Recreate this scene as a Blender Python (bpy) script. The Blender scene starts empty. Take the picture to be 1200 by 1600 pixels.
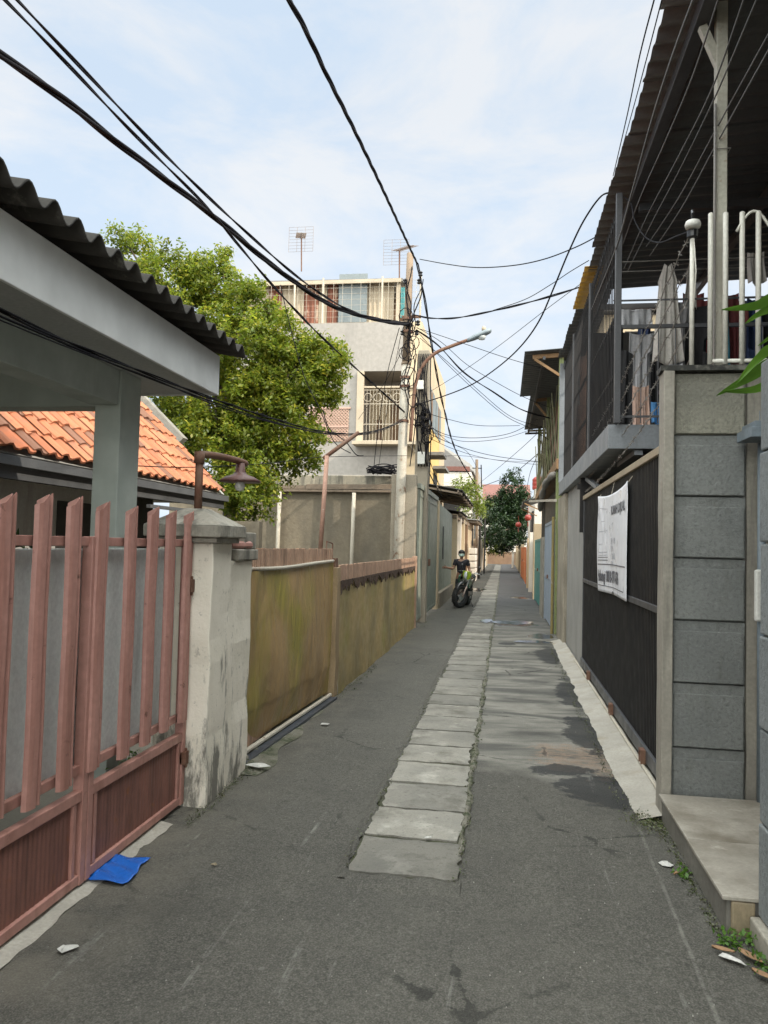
import bpy, bmesh, math, random
import numpy as np
from mathutils import Vector, Matrix

# ------------------------------------------------------------------ camera, sky, sun
S = bpy.context.scene
COL = S.collection
EYE = Vector((0, 0, 1.65))
def _basis():
    d = Vector((187, -57, -1200)).normalized()
    r = math.radians(1.0)
    u = Vector((math.sin(r), math.cos(r), 0)); u = (u - d * u.dot(d)).normalized()
    x = d.cross(u)
    return Matrix((x, d, u))
RB = _basis()
cam = bpy.data.cameras.new('camera'); camo = bpy.data.objects.new('camera', cam); COL.objects.link(camo)
cam.sensor_fit = 'VERTICAL'; cam.sensor_height = 36.0; cam.lens = 27.0
cam.clip_start = 0.05; cam.clip_end = 2000
camo.matrix_world = Matrix.Translation(EYE) @ RB.to_4x4()
S.camera = camo

SUN_EL, SUN_AZ = math.radians(34), math.radians(114)     # azimuth clockwise from +Y
W = bpy.data.worlds.new('World'); S.world = W; W.use_nodes = True
def _sky():
    nt = W.node_tree; N = nt.nodes; L = nt.links
    N.clear()
    out = N.new('ShaderNodeOutputWorld'); bg = N.new('ShaderNodeBackground'); bg.inputs['Strength'].default_value = 0.12
    sky = N.new('ShaderNodeTexSky'); sky.sky_type = 'NISHITA'; sky.sun_disc = False
    sky.sun_elevation = SUN_EL; sky.sun_rotation = SUN_AZ
    sky.air_density = 1.0; sky.dust_density = 3.0; sky.ozone_density = 1.0
    tc = N.new('ShaderNodeTexCoord'); mp = N.new('ShaderNodeMapping'); mp.inputs['Scale'].default_value = (1.3, 1.0, 3.2)
    mp.inputs['Rotation'].default_value = (0.25, 0.2, 0.4)
    nz = N.new('ShaderNodeTexNoise'); nz.inputs['Scale'].default_value = 2.6; nz.inputs['Detail'].default_value = 8; nz.inputs['Roughness'].default_value = 0.62
    nz.inputs['Distortion'].default_value = 0.35
    rp = N.new('ShaderNodeMapRange'); rp.inputs['From Min'].default_value = 0.42; rp.inputs['From Max'].default_value = 0.62
    cl = N.new('ShaderNodeMix'); cl.data_type = 'RGBA'                       # thin high cloud over pale blue
    cl.inputs[6].default_value = (2.58, 3.08, 3.68, 1); cl.inputs[7].default_value = (3.34, 3.48, 3.64, 1)
    sp = N.new('ShaderNodeSeparateXYZ'); L.new(tc.outputs['Generated'], sp.inputs[0])
    zr = N.new('ShaderNodeMapRange'); zr.interpolation_type = 'SMOOTHSTEP'      # boost high overhead, out of view, added to lift the shade
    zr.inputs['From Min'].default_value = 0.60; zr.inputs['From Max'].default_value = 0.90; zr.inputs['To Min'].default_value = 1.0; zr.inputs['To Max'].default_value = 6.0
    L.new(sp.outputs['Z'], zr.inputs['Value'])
    br = N.new('ShaderNodeMapRange'); br.interpolation_type = 'SMOOTHSTEP'      # and a second boost behind the viewer, added as front fill
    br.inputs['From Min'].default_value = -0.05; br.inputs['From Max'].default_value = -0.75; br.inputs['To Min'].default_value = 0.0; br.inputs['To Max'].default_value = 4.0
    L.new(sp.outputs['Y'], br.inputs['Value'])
    hz_ = N.new('ShaderNodeMapRange'); hz_.inputs['From Min'].default_value = 0.5; hz_.inputs['From Max'].default_value = 0.0; hz_.inputs['To Max'].default_value = 0.16   # paler towards the horizon
    L.new(sp.outputs['Z'], hz_.inputs['Value'])
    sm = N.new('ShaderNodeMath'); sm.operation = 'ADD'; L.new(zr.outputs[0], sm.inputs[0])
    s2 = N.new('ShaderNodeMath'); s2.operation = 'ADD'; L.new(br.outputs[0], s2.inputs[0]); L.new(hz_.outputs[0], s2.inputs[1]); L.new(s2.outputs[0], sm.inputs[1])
    ws_ = N.new('ShaderNodeMapRange'); ws_.inputs['From Min'].default_value = 1.2; ws_.inputs['From Max'].default_value = 4.0
    L.new(sm.outputs[0], ws_.inputs['Value'])
    wm = N.new('ShaderNodeMix'); wm.data_type = 'RGBA'; wm.inputs[6].default_value = (1, 1, 1, 1); wm.inputs[7].default_value = (1.0, 0.93, 0.80, 1); L.new(ws_.outputs[0], wm.inputs[0])
    sc = N.new('ShaderNodeVectorMath'); sc.operation = 'SCALE'
    m2 = N.new('ShaderNodeVectorMath'); m2.operation = 'MULTIPLY'
    mx = N.new('ShaderNodeMix'); mx.data_type = 'RGBA'; mx.inputs[0].default_value = 0.95
    L.new(tc.outputs['Generated'], mp.inputs['Vector']); L.new(mp.outputs[0], nz.inputs['Vector'])
    L.new(nz.outputs['Fac'], rp.inputs['Value']); L.new(rp.outputs[0], cl.inputs[0])
    L.new(cl.outputs[2], m2.inputs[0]); L.new(wm.outputs[2], m2.inputs[1])
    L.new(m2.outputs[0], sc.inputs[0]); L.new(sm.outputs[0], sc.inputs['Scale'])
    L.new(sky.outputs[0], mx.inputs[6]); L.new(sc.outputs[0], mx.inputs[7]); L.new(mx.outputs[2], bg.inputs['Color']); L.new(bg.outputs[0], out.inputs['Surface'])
_sky()
sl = bpy.data.lights.new('sun', 'SUN'); sl.energy = 2.0; sl.angle = math.radians(0.6); sl.color = (1.0, 0.90, 0.76)
so = bpy.data.objects.new('sun', sl); COL.objects.link(so)
_sd = Vector((math.sin(SUN_AZ) * math.cos(SUN_EL), math.cos(SUN_AZ) * math.cos(SUN_EL), math.sin(SUN_EL)))
so.rotation_euler = _sd.to_track_quat('Z', 'Y').to_euler(); so.location = (20, -5, 30)
S.view_settings.view_transform = 'Standard'; S.view_settings.look = 'None'
S.view_settings.gamma = 1.0; S.view_settings.use_curve_mapping = False
S.view_settings.exposure = 1.1

# ------------------------------------------------------------------ helpers
RND = random.Random(7)
def at(px, py, x=None, y=None, z=None):
    """point of the place seen at photo pixel px,py on the plane x=, y= or z="""
    w = RB @ Vector((px - 600, 800 - py, -1200))
    if x is not None: t = (x - EYE.x) / w.x
    elif y is not None: t = (y - EYE.y) / w.y
    else: t = (z - EYE.z) / w.z
    return EYE + w * t
def wloc(o):
    v = Vector((0, 0, 0))
    while o is not None: v += o.location; o = o.parent
    return v
def tag(o, label=None, cat=None, group=None, kind=None):
    if label: o['label'] = label
    if cat: o['category'] = cat
    if group: o['group'] = group
    if kind: o['kind'] = kind
    return o
def thing(name, label, cat, loc=(0, 0, 0), rz=0.0, group=None):
    o = bpy.data.objects.new(name, None); COL.objects.link(o)
    o.location = loc; o.rotation_euler = (0, 0, rz); o.empty_display_size = 0.1
    return tag(o, label, cat, group)
def copy_tree(o, parent=None):
    c = o.copy(); COL.objects.link(c)
    if parent is not None: c.parent = parent
    for ch in list(o.children): copy_tree(ch, c)
    return c

class MB:
    def __init__(s): s.v = []; s.f = []
    def add(s, vs, fs):
        n = len(s.v); s.v += [tuple(p) for p in vs]; s.f += [tuple(i + n for i in f) for f in fs]; return s
    def box(s, x0, x1, y0, y1, z0, z1):
        if x0 > x1: x0, x1 = x1, x0
        if y0 > y1: y0, y1 = y1, y0
        if z0 > z1: z0, z1 = z1, z0
        return s.add([(x0,y0,z0),(x1,y0,z0),(x1,y1,z0),(x0,y1,z0),(x0,y0,z1),(x1,y0,z1),(x1,y1,z1),(x0,y1,z1)],
              [(0,3,2,1),(4,5,6,7),(0,1,5,4),(1,2,6,5),(2,3,7,6),(3,0,4,7)])
    def bar(s, p, q, w, h, up=(0, 0, 1)):
        p = Vector(p); q = Vector(q); d = (q - p).normalized(); up = Vector(up)
        if abs(d.dot(up)) > 0.98: up = Vector((0, 1, 0))
        a = d.cross(up).normalized(); b = a.cross(d)
        a *= w / 2; b *= h / 2
        return s.add([p-a-b, p+a-b, p+a+b, p-a+b, q-a-b, q+a-b, q+a+b, q-a+b],
              [(0,1,2,3),(4,7,6,5),(0,4,5,1),(1,5,6,2),(2,6,7,3),(3,7,4,0)])
    def tube(s, pts, r, n=8, caps=True):
        pts = [Vector(p) for p in pts]; m = len(pts)
        rs = r if isinstance(r, (list, tuple)) else [r] * m
        ref = Vector((0.31, 0.21, 0.93)); vs = []; fs = []
        for i, p in enumerate(pts):
            d = (pts[min(i + 1, m - 1)] - pts[max(i - 1, 0)])
            if d.length < 1e-9: d = Vector((0, 0, 1))
            d.normalize()
            if abs(d.dot(ref)) > 0.97: a = d.cross(Vector((1, 0, 0))).normalized()
            else: a = d.cross(ref).normalized()
            b = d.cross(a)
            for k in range(n):
                t = 2 * math.pi * k / n
                vs.append(p + (a * math.cos(t) + b * math.sin(t)) * rs[i])
        for i in range(m - 1):
            for k in range(n):
                k2 = (k + 1) % n
                fs.append((i*n+k, i*n+k2, (i+1)*n+k2, (i+1)*n+k))
        if caps: fs.append(tuple(range(n - 1, -1, -1))); fs.append(tuple((m-1)*n+k for k in range(n)))
        return s.add(vs, fs)
    def prism(s, pts, axis, a, b):
        """pts: 2-D outline in the plane normal to axis (x: (y,z); y: (x,z); z: (x,y))"""
        n = len(pts); vs = []
        for c in (a, b):
            for p, q in pts:
                vs.append((c, p, q) if axis == 'x' else (p, c, q) if axis == 'y' else (p, q, c))
        fs = [tuple(range(n)), tuple(range(2*n - 1, n - 1, -1))]
        for i in range(n):
            j = (i + 1) % n; fs.append((j, i, i + n, j + n))
        return s.add(vs, fs)
    def grid(s, fn, nu, nv):
        vs = [fn(i / nu, j / nv) for j in range(nv + 1) for i in range(nu + 1)]
        fs = [(j*(nu+1)+i, j*(nu+1)+i+1, (j+1)*(nu+1)+i+1, (j+1)*(nu+1)+i) for j in range(nv) for i in range(nu)]
        return s.add(vs, fs)
    def lathe(s, c, prof, n=16, axis='z'):
        vs = []; fs = []; m = len(prof)
        for r, h in prof:
            for k in range(n):
                t = 2 * math.pi * k / n; a, b = r * math.cos(t), r * math.sin(t)
                vs.append((c[0]+a, c[1]+b, c[2]+h) if axis == 'z' else (c[0]+h, c[1]+a, c[2]+b) if axis == 'x' else (c[0]+a, c[1]+h, c[2]+b))
        for i in range(m - 1):
            for k in range(n):
                k2 = (k + 1) % n; fs.append((i*n+k, i*n+k2, (i+1)*n+k2, (i+1)*n+k))
        fs.append(tuple(range(n - 1, -1, -1))); fs.append(tuple((m-1)*n+k for k in range(n)))
        return s.add(vs, fs)
    def build(s, name, mat, parent=None, loc=None, smooth=False, bevel=0, local=False, solid=0, noise=0):
        me = bpy.data.meshes.new(name)
        off = Vector((0, 0, 0))
        if not local:
            if parent is not None: off = wloc(parent)
            elif loc is not None: off = Vector(loc)
        me.from_pydata([(x - off.x, y - off.y, z - off.z) for x, y, z in s.v], [], s.f); me.update()
        bm = bmesh.new(); bm.from_mesh(me); 
        if not solid: bmesh.ops.recalc_face_normals(bm, faces=bm.faces[:])
        bm.to_mesh(me); bm.free()
        o = bpy.data.objects.new(name, me); COL.objects.link(o)
        if parent is not None: o.parent = parent
        elif loc is not None: o.location = loc
        if mat is not None: me.materials.append(mat)
        if smooth:
            me.polygons.foreach_set('use_smooth', [True] * len(me.polygons))
        if solid:
            md = o.modifiers.new('thickness', 'SOLIDIFY'); md.thickness = solid; md.offset = 0
        if bevel:
            md = o.modifiers.new('bevel', 'BEVEL'); md.width = bevel; md.segments = 2; md.limit_method = 'ANGLE'; md.angle_limit = math.radians(40)
            md.harden_normals = False
        return o
def build_each(mb, name, mat, parent, **k):
    """every connected piece of mb becomes a part of its own"""
    par = list(range(len(mb.v)))
    def find(i):
        while par[i] != i: par[i] = par[par[i]]; i = par[i]
        return i
    for f in mb.f:
        for i in f[1:]: par[find(i)] = find(f[0])
    groups = {}
    for f in mb.f: groups.setdefault(find(f[0]), []).append(f)
    out = []
    for fs in groups.values():
        ids = sorted({i for f in fs for i in f}); m = {i: k_ for k_, i in enumerate(ids)}
        q = MB(); q.v = [mb.v[i] for i in ids]; q.f = [tuple(m[i] for i in f) for f in fs]; out.append(q.build(name, mat, parent, **k))
    return out
def box(name, mat, parent, x0, x1, y0, y1, z0, z1, bevel=0.004, **k):
    return MB().box(x0, x1, y0, y1, z0, z1).build(name, mat, parent, bevel=bevel, **k)
def smoothpath(pts, n=6):
    P = [Vector(p) for p in pts]
    if len(P) < 3: return P
    out = []
    for i in range(len(P) - 1):
        p0 = P[max(i-1, 0)]; p1 = P[i]; p2 = P[i+1]; p3 = P[min(i+2, len(P)-1)]
        for k in range(n):
            t = k / n
            out.append(0.5 * ((2*p1) + (p2-p0)*t + (2*p0-5*p1+4*p2-p3)*t*t + (3*p1-p0-3*p2+p3)*t**3))
    out.append(P[-1]); return out

# ------------------------------------------------------------------ materials
class NT:
    def __init__(s, name):
        s.m = bpy.data.materials.new(name); s.m.use_nodes = True
        s.t = s.m.node_tree; s.N = s.t.nodes; s.L = s.t.links
        s.b = s.N['Principled BSDF']; s.out = s.N['Material Output']
        tc = s.N.new('ShaderNodeTexCoord'); oi = s.N.new('ShaderNodeObjectInfo')
        ad = s.N.new('ShaderNodeVectorMath'); ad.operation = 'MULTIPLY_ADD'
        cb = s.N.new('ShaderNodeCombineXYZ')
        for i in range(3): s.L.new(oi.outputs['Random'], cb.inputs[i])
        ad.inputs[1].default_value = (13.7, 7.3, 21.1)
        s.L.new(cb.outputs[0], ad.inputs[0]); s.L.new(tc.outputs['Object'], ad.inputs[2])
        s.obj = tc.outputs['Object']; s.co = ad.outputs[0]; s.oi = oi
    def link(s, a, b):
        if isinstance(a, (int, float)): b.default_value = (a, a, a, 1) if b.type == 'RGBA' else a
        elif isinstance(a, tuple): b.default_value = a if len(a) == 4 or len(a) == 3 and b.type == 'VECTOR' else a + (1,)
        else: s.L.new(a, b)
    def noise(s, scale, detail=4, rough=0.55, vec=None, stretch=None, dist=0.0):
        v = vec if vec is not None else s.co
        if stretch:
            mp = s.N.new('ShaderNodeMapping'); mp.inputs['Scale'].default_value = stretch; s.L.new(v, mp.inputs['Vector']); v = mp.outputs[0]
        n = s.N.new('ShaderNodeTexNoise'); n.inputs['Scale'].default_value = scale; n.inputs['Detail'].default_value = detail
        n.inputs['Roughness'].default_value = rough; n.inputs['Distortion'].default_value = dist
        s.L.new(v, n.inputs['Vector']); return n.outputs['Fac']
    def voro(s, scale, vec=None, feature='F1', out='Distance'):
        n = s.N.new('ShaderNodeTexVoronoi'); n.inputs['Scale'].default_value = scale; n.feature = feature
        s.L.new(vec if vec is not None else s.co, n.inputs['Vector']); return n.outputs[out]
    def rng(s, v, a, b, c=0.0, d=1.0, smooth=False):
        n = s.N.new('ShaderNodeMapRange'); n.inputs['From Min'].default_value = a; n.inputs['From Max'].default_value = b
        n.inputs['To Min'].default_value = c; n.inputs['To Max'].default_value = d
        if smooth: n.interpolation_type = 'SMOOTHSTEP'
        s.L.new(v, n.inputs['Value']); return n.outputs[0]
    def math(s, op, a, b=0.0):
        n = s.N.new('ShaderNodeMath'); n.operation = op; s.link(a, n.inputs[0]); s.link(b, n.inputs[1]); return n.outputs[0]
    def mix(s, f, a, b, mode='MIX'):
        n = s.N.new('ShaderNodeMix'); n.data_type = 'RGBA'; n.blend_type = mode
        s.link(f, n.inputs[0]); s.link(a, n.inputs[6]); s.link(b, n.inputs[7]); return n.outputs[2]
    def sep(s, v=None):
        n = s.N.new('ShaderNodeSeparateXYZ'); s.L.new(v if v is not None else s.obj, n.inputs[0]); return n.outputs
    def hsv(s, c, v):
        n = s.N.new('ShaderNodeHueSaturation'); s.link(c, n.inputs['Color']); s.link(v, n.inputs['Value']); return n.outputs[0]
    def bump(s, h, strength=0.3, dist=0.01, prev=None):
        n = s.N.new('ShaderNodeBump'); n.inputs['Strength'].default_value = strength; n.inputs['Distance'].default_value = dist
        s.L.new(h, n.inputs['Height'])
        if prev is not None: s.L.new(prev, n.inputs['Normal'])
        s.L.new(n.outputs[0], s.b.inputs['Normal']); return n.outputs[0]
    def done(s, col, rough=0.8, metal=0.0, spec=None):
        s.link(col, s.b.inputs['Base Color']); s.link(rough, s.b.inputs['Roughness']); s.link(metal, s.b.inputs['Metallic'])
        if spec is not None: s.b.inputs['Specular IOR Level'].default_value = spec
        return s.m
def M(name, c, c2=None, var=0.18, sc=1.6, fine=45, rough=0.8, metal=0.0, bump=0.25, bsc=70, bdist=0.004,
      grime=None, gth=(0.55, 0.75), gst=(3, 3, 0.45), gsc=1.6, gamt=0.85, spot=None, sth=(0.62, 0.68), ssc=9, spec=None):
    """weathered surface: two tones mixed by large noise, fine value noise, streaks of grime, spots (rust, lichen)"""
    t = NT(name)
    c2 = c2 or tuple(x * (1 - var) for x in c)
    col = t.mix(t.rng(t.noise(sc, 5), 0.35, 0.65), c, c2)
    col = t.mix(t.rng(t.noise(fine, 3), 0.3, 0.7, 0.0, 0.55), col, tuple(x * 0.72 for x in c2))
    if grime:
        col = t.mix(t.math('MULTIPLY', t.rng(t.noise(gsc, 6, 0.65, stretch=gst), gth[0], gth[1]), gamt), col, grime)
    if spot:
        col = t.mix(t.rng(t.noise(ssc, 6, 0.7), sth[0], sth[1]), col, spot)
    r = t.rng(t.noise(6, 3), 0.3, 0.7, max(rough - 0.12, 0.04), min(rough + 0.1, 1))
    if bump: t.bump(t.noise(bsc, 6, 0.6), bump, bdist)
    return t.done(col, r, metal, spec)

def m_asphalt():
    t = NT('asphalt'); o = t.obj; X, Y, Z = t.sep()
    n1 = t.noise(0.55, 5, vec=o); n2 = t.noise(3.5, 6, 0.65, vec=o); n3 = t.noise(130, 2, 0.6, vec=o); v = t.voro(95, vec=o)
    col = t.mix(t.rng(n1, 0.35, 0.65), (0.047, 0.0455, 0.0395), (0.072, 0.069, 0.060))
    col = t.mix(t.rng(n2, 0.42, 0.72, 0, 0.55), col, (0.098, 0.094, 0.081))
    col = t.mix(t.rng(n3, 0.42, 0.72, 0, 0.8), col, (0.145, 0.138, 0.120))
    col = t.hsv(col, t.rng(t.voro(75, vec=o, out='Color'), 0, 1, 0.80, 1.22))
    col = t.mix(t.rng(t.noise(24, 5, .7, vec=o), 0.56, 0.70, 0, 0.55), col, (0.030, 0.029, 0.026))
    col = t.mix(t.rng(t.voro(60, vec=o, out='Color'), 0.93, 0.97, 0, 0.5), col, (0.17, 0.165, 0.15))
    # dust along the left edge
    dl = t.math('MULTIPLY', t.rng(X, -1.35, -1.85), t.rng(n2, 0.35, 0.62))
    col = t.mix(t.math('MULTIPLY', dl, 0.6), col, (0.15, 0.135, 0.11))
    # the patched right lane: pale cement overlay beyond y = 5.9, streaked across
    lane = t.math('MULTIPLY', t.rng(X, -0.24, -0.20), 1.0)
    nj = t.noise(1.1, 4, vec=o, stretch=(1.2, 0.9, 1)); edge = t.math('ADD', Y, t.rng(nj, 0, 1, -1.6, 1.6))
    cem = t.math('MULTIPLY', lane, t.rng(edge, 5.4, 6.1))
    st = t.noise(1.7, 5, 0.58, vec=o, stretch=(0.55, 1.75, 1), dist=0.5)
    ccol = t.mix(t.rng(st, 0.40, 0.60), (0.085, 0.083, 0.075), (0.235, 0.225, 0.195))
    ccol = t.mix(t.rng(n3, 0.4, 0.75, 0, 0.45), ccol, (0.10, 0.10, 0.095))
    ccol = t.mix(t.rng(Y, 14, 24), ccol, (0.085, 0.085, 0.088))
    col = t.mix(t.math('MULTIPLY', cem, 0.9), col, ccol)
    # sandy stain + wet patches by the gate ramp
    def blob(cx, cy, rx, ry, amp=0.55, sc=2.2):
        dx = t.math('DIVIDE', t.math('SUBTRACT', X, cx), rx); dy = t.math('DIVIDE', t.math('SUBTRACT', Y, cy), ry)
        d = t.math('SQRT', t.math('ADD', t.math('MULTIPLY', dx, dx), t.math('MULTIPLY', dy, dy)))
        d = t.math('ADD', d, t.rng(t.noise(sc, 6, 0.65, vec=o, stretch=(0.8, 1.3, 1)), 0.25, 0.75, -amp, amp))
        d = t.math('ADD', d, t.rng(t.noise(14, 5, 0.7, vec=o), 0.3, 0.7, -0.16, 0.16))
        return t.rng(d, 1.02, 0.90)
    sand = t.math('MULTIPLY', blob(0.66, 6.35, 0.42, 0.5, 0.7), t.rng(t.noise(16, 6, .7, vec=o, stretch=(.6, 1.3, 1)), 0.40, 0.62, 0.1, 0.95))
    col = t.mix(sand, col, t.mix(t.rng(n3, 0.35, 0.7), (0.27, 0.20, 0.15), (0.17, 0.125, 0.09)))
    wet = blob(0.78, 7.25, 0.22, 0.75)
    for b in ((0.72, 5.55, 0.36, 0.34), (0.45, 5.95, 0.28, 0.16), (0.82, 9.2, 0.2, 0.9), (0.75, 12.4, 0.22, 1.0), (0.1, 13.6, 0.16, 0.22)):
        wet = t.math('MAXIMUM', wet, blob(*b))
    pud = blob(0.18, 17.2, 0.62, 0.55, 0.3)
    for b in ((-0.95, 30.5, 0.5, 1.3), (0.55, 26.5, 0.35, 0.6), (0.7, 14.9, 0.25, 0.5)):
        pud = t.math('MAXIMUM', pud, blob(*b, 0.3))
    w = t.math('MAXIMUM', t.math('MULTIPLY', wet, 0.9), pud)
    col = t.mix(t.math('MULTIPLY', w, 0.92), col, (0.017, 0.018, 0.019))
    # pale drag marks along the lane, a seam by the step, dark oily blots
    sm_ = t.rng(t.noise(1.0, 5, 0.7, vec=o, stretch=(13, 0.55, 1)), 0.615, 0.70, 0, 1)
    sm_ = t.math('MULTIPLY', sm_, t.rng(t.noise(9, 4, .7, vec=o), 0.42, 0.6))
    sm_ = t.math('MULTIPLY', sm_, t.rng(Y, 7.0, 4.5))
    col = t.mix(t.math('MULTIPLY', sm_, 0.75), col, (0.21, 0.205, 0.185))
    sx = t.math('ABSOLUTE', t.math('SUBTRACT', X, t.math('ADD', t.math('MULTIPLY', Y, 0.022), t.rng(t.noise(3, 3, vec=o), 0, 1, 0.705, 0.725))))
    seam = t.math('MULTIPLY', t.rng(sx, 0.012, 0.004), t.math('MULTIPLY', t.rng(Y, 4.95, 4.8), t.rng(t.noise(12, 4, .7, vec=o), 0.38, 0.55)))
    col = t.mix(t.math('MULTIPLY', seam, 0.42), col, (0.24, 0.23, 0.205))
    col = t.mix(t.rng(t.noise(1.1, 5, 0.6, vec=o), 0.52, 0.70, 0, 0.45), col, (0.040, 0.039, 0.035))
    crk = t.voro(1.1, vec=o, feature='DISTANCE_TO_EDGE')
    crk = t.math('MULTIPLY', t.rng(t.math('ADD', crk, t.rng(t.noise(7, 6, .7, vec=o), 0, 1, -.06, .06)), 0.010, 0.003), t.rng(t.noise(.6, 2, vec=o), .5, .58))
    col = t.mix(t.math('MULTIPLY', crk, 0.7), col, (0.02, 0.02, 0.018))
    # scuffs
    sc = t.rng(t.noise(5.5, 7, 0.75, vec=o, stretch=(3.2, 0.9, 1)), 0.63, 0.72, 0, 0.5)
    col = t.mix(sc, col, (0.17, 0.165, 0.155))
    rough = t.mix(w, t.rng(n2, 0.3, 0.7, 0.78, 0.95), t.mix(pud, 0.62, 0.14))
    t.L.new(t.rng(pud, 0, 1, 0.22, 0.5), t.b.inputs['Specular IOR Level'])
    h = t.math('ADD', t.math('MULTIPLY', v, 0.8), n3)
    bm_ = t.N.new('ShaderNodeBump'); t.L.new(h, bm_.inputs['Height']); bm_.inputs['Distance'].default_value = 0.008
    t.L.new(t.rng(pud, 0, 1, 0.55, 0.10), bm_.inputs['Strength']); t.L.new(bm_.outputs[0], t.b.inputs['Normal'])
    return t.done(col, rough)
def m_tile():
    t = NT('clay_tile'); g = t.N.new('ShaderNodeNewGeometry'); r = g.outputs['Random Per Island']
    c = t.mix(t.rng(r, 0.0, 1.0), (0.335, 0.108, 0.048), (0.45, 0.175, 0.085))
    c = t.mix(t.rng(t.math('FRACT', t.math('MULTIPLY', r, 17.3)), 0.76, 0.88, 0, 0.8), c, (0.115, 0.066, 0.045))
    c = t.mix(t.rng(t.noise(7, 6, 0.7), 0.50, 0.66, 0, 0.65), c, (0.21, 0.10, 0.065))
    t.bump(t.noise(60, 4), 0.3, 0.004); return t.done(c, 0.85)
def m_leaf(name, a, b, c, trans=0.35, clump=1.3):
    t = NT(name); g = t.N.new('ShaderNodeNewGeometry'); r = g.outputs['Random Per Island']
    col = t.mix(r, a, b)
    col = t.mix(t.rng(t.math('FRACT', t.math('MULTIPLY', r, 9.7)), 0.7, 1.0, 0, 0.9), col, c)
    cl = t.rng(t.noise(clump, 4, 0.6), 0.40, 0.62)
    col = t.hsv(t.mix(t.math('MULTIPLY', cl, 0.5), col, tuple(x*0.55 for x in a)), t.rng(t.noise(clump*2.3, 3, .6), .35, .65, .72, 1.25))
    t.done(col, 0.45)
    tr = t.N.new('ShaderNodeBsdfTranslucent'); t.L.new(t.hsv(col, 1.5), tr.inputs['Color'])
    ms = t.N.new('ShaderNodeMixShader'); ms.inputs[0].default_value = trans
    t.L.new(t.b.outputs[0], ms.inputs[1]); t.L.new(tr.outputs[0], ms.inputs[2]); t.L.new(ms.outputs[0], t.out.inputs['Surface'])
    return t.m
def m_stucco(name, c, c2, scale=55, strength=0.9, dist=0.012, grime=None):
    t = NT(name)
    n = t.noise(scale, 8, 0.68, dist=0.15); n2 = t.noise(2.0, 5); n3 = t.noise(140, 3)
    col = t.mix(t.rng(n2, 0.35, 0.65), c, c2)
    col = t.mix(t.rng(n, 0.50, 0.36, 0, 0.6), col, tuple(x * 0.5 for x in c)); col = t.mix(t.rng(n, 0.56, 0.70, 0, 0.5), col, tuple(x * 1.35 for x in c))
    col = t.mix(t.rng(t.noise(1.1, 6, 0.7, stretch=(7, 7, 0.35)), 0.55, 0.72, 0, 0.5), col, tuple(x * 0.55 for x in c))
    if grime: col = t.mix(t.rng(t.noise(1.3, 6, 0.7, stretch=(2.5, 2.5, 0.5)), 0.56, 0.74, 0, 0.8), col, grime)
    t.bump(n, strength, dist); return t.done(col, 0.75)
def m_mouldwhite(name='mouldy_whitewash'):
    t = NT(name); X, Y, Z = t.sep()
    col = t.mix(t.rng(t.noise(2.5, 5), 0.35, 0.65), (0.76, 0.70, 0.60), (0.66, 0.61, 0.51))
    s1 = t.noise(3.0, 8, 0.72, stretch=(2.6, 2.6, 0.7)); 
    th = t.math('ADD', s1, t.rng(Z, 1.5, 0.1, -0.10, 0.09))
    col = t.mix(t.rng(th, 0.56, 0.66, 0, 0.85), col, (0.10, 0.095, 0.08))
    col = t.mix(t.rng(t.noise(22, 6, 0.7), 0.60, 0.68, 0, 0.6), col, (0.30, 0.28, 0.24))
    col = t.mix(t.rng(t.noise(1.7, 6, 0.7, stretch=(5, 5, 0.5)), 0.60, 0.72, 0, 0.45), col, (0.34, 0.30, 0.22))
    t.bump(t.noise(38, 7, 0.65), 0.5, 0.008); return t.done(col, 0.88)
def m_fabric(name, c): return M(name, c, var=0.15, rough=0.9, bump=0.15, bsc=120, sc=4)
def m_brownsheet():
    t = NT('stained_brown_sheet'); X, Y, Z = t.sep()
    col = t.mix(t.rng(t.noise(0.9, 4, stretch=(1, 1, 0.6)), 0.35, 0.65), (0.36, 0.235, 0.105), (0.24, 0.155, 0.075))
    g = t.noise(1.3, 5, 0.6, stretch=(1, 0.9, 0.55))
    col = t.mix(t.rng(g, 0.48, 0.64, 0, 0.9), col, (0.27, 0.235, 0.035))
    col = t.mix(t.rng(t.noise(1.6, 7, 0.7, stretch=(4, 4, 0.35)), 0.54, 0.72, 0, 0.75), col, (0.10, 0.065, 0.035))
    col = t.mix(t.rng(t.noise(2.6, 6, 0.65, stretch=(3, 3, 0.5)), 0.60, 0.75, 0, 0.6), col, (0.50, 0.36, 0.18))
    h1 = t.noise(2.2, 5, 0.55, stretch=(2, 1.6, 0.5), dist=1.2)
    n1 = t.bump(h1, 0.55, 0.09)
    t.bump(t.noise(12, 6, 0.6, stretch=(2, 2, 0.4)), 0.3, 0.015, prev=n1)
    return t.done(col, t.rng(t.noise(4, 3), 0.3, 0.7, 0.30, 0.55))

A_ = m_asphalt()
def m_slab():
    t = NT('drain_slab_concrete'); rn = t.oi.outputs['Random']
    col = t.mix(t.rng(t.noise(3.0, 5), 0.35, 0.65), (0.235, 0.222, 0.19), (0.165, 0.158, 0.138))
    col = t.mix(t.rng(t.noise(110, 3), 0.3, 0.7, 0, .5), col, (0.12, 0.115, 0.10))
    col = t.mix(t.rng(t.noise(4.5, 6, .65), 0.55, 0.72, 0, .75), col, (0.33, 0.315, 0.275))
    col = t.mix(t.rng(t.noise(2.2, 7, .7), 0.50, 0.64, 0, .85), col, (0.085, 0.079, 0.062))
    col = t.mix(t.rng(t.noise(30, 5, .7), 0.56, 0.68, 0, .6), col, (0.075, 0.07, 0.058))
    col = t.hsv(col, t.rng(rn, 0, 1, 0.66, 1.28))
    t.bump(t.noise(70, 6, .65), 0.55, 0.006); return t.done(col, 0.85)
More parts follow.
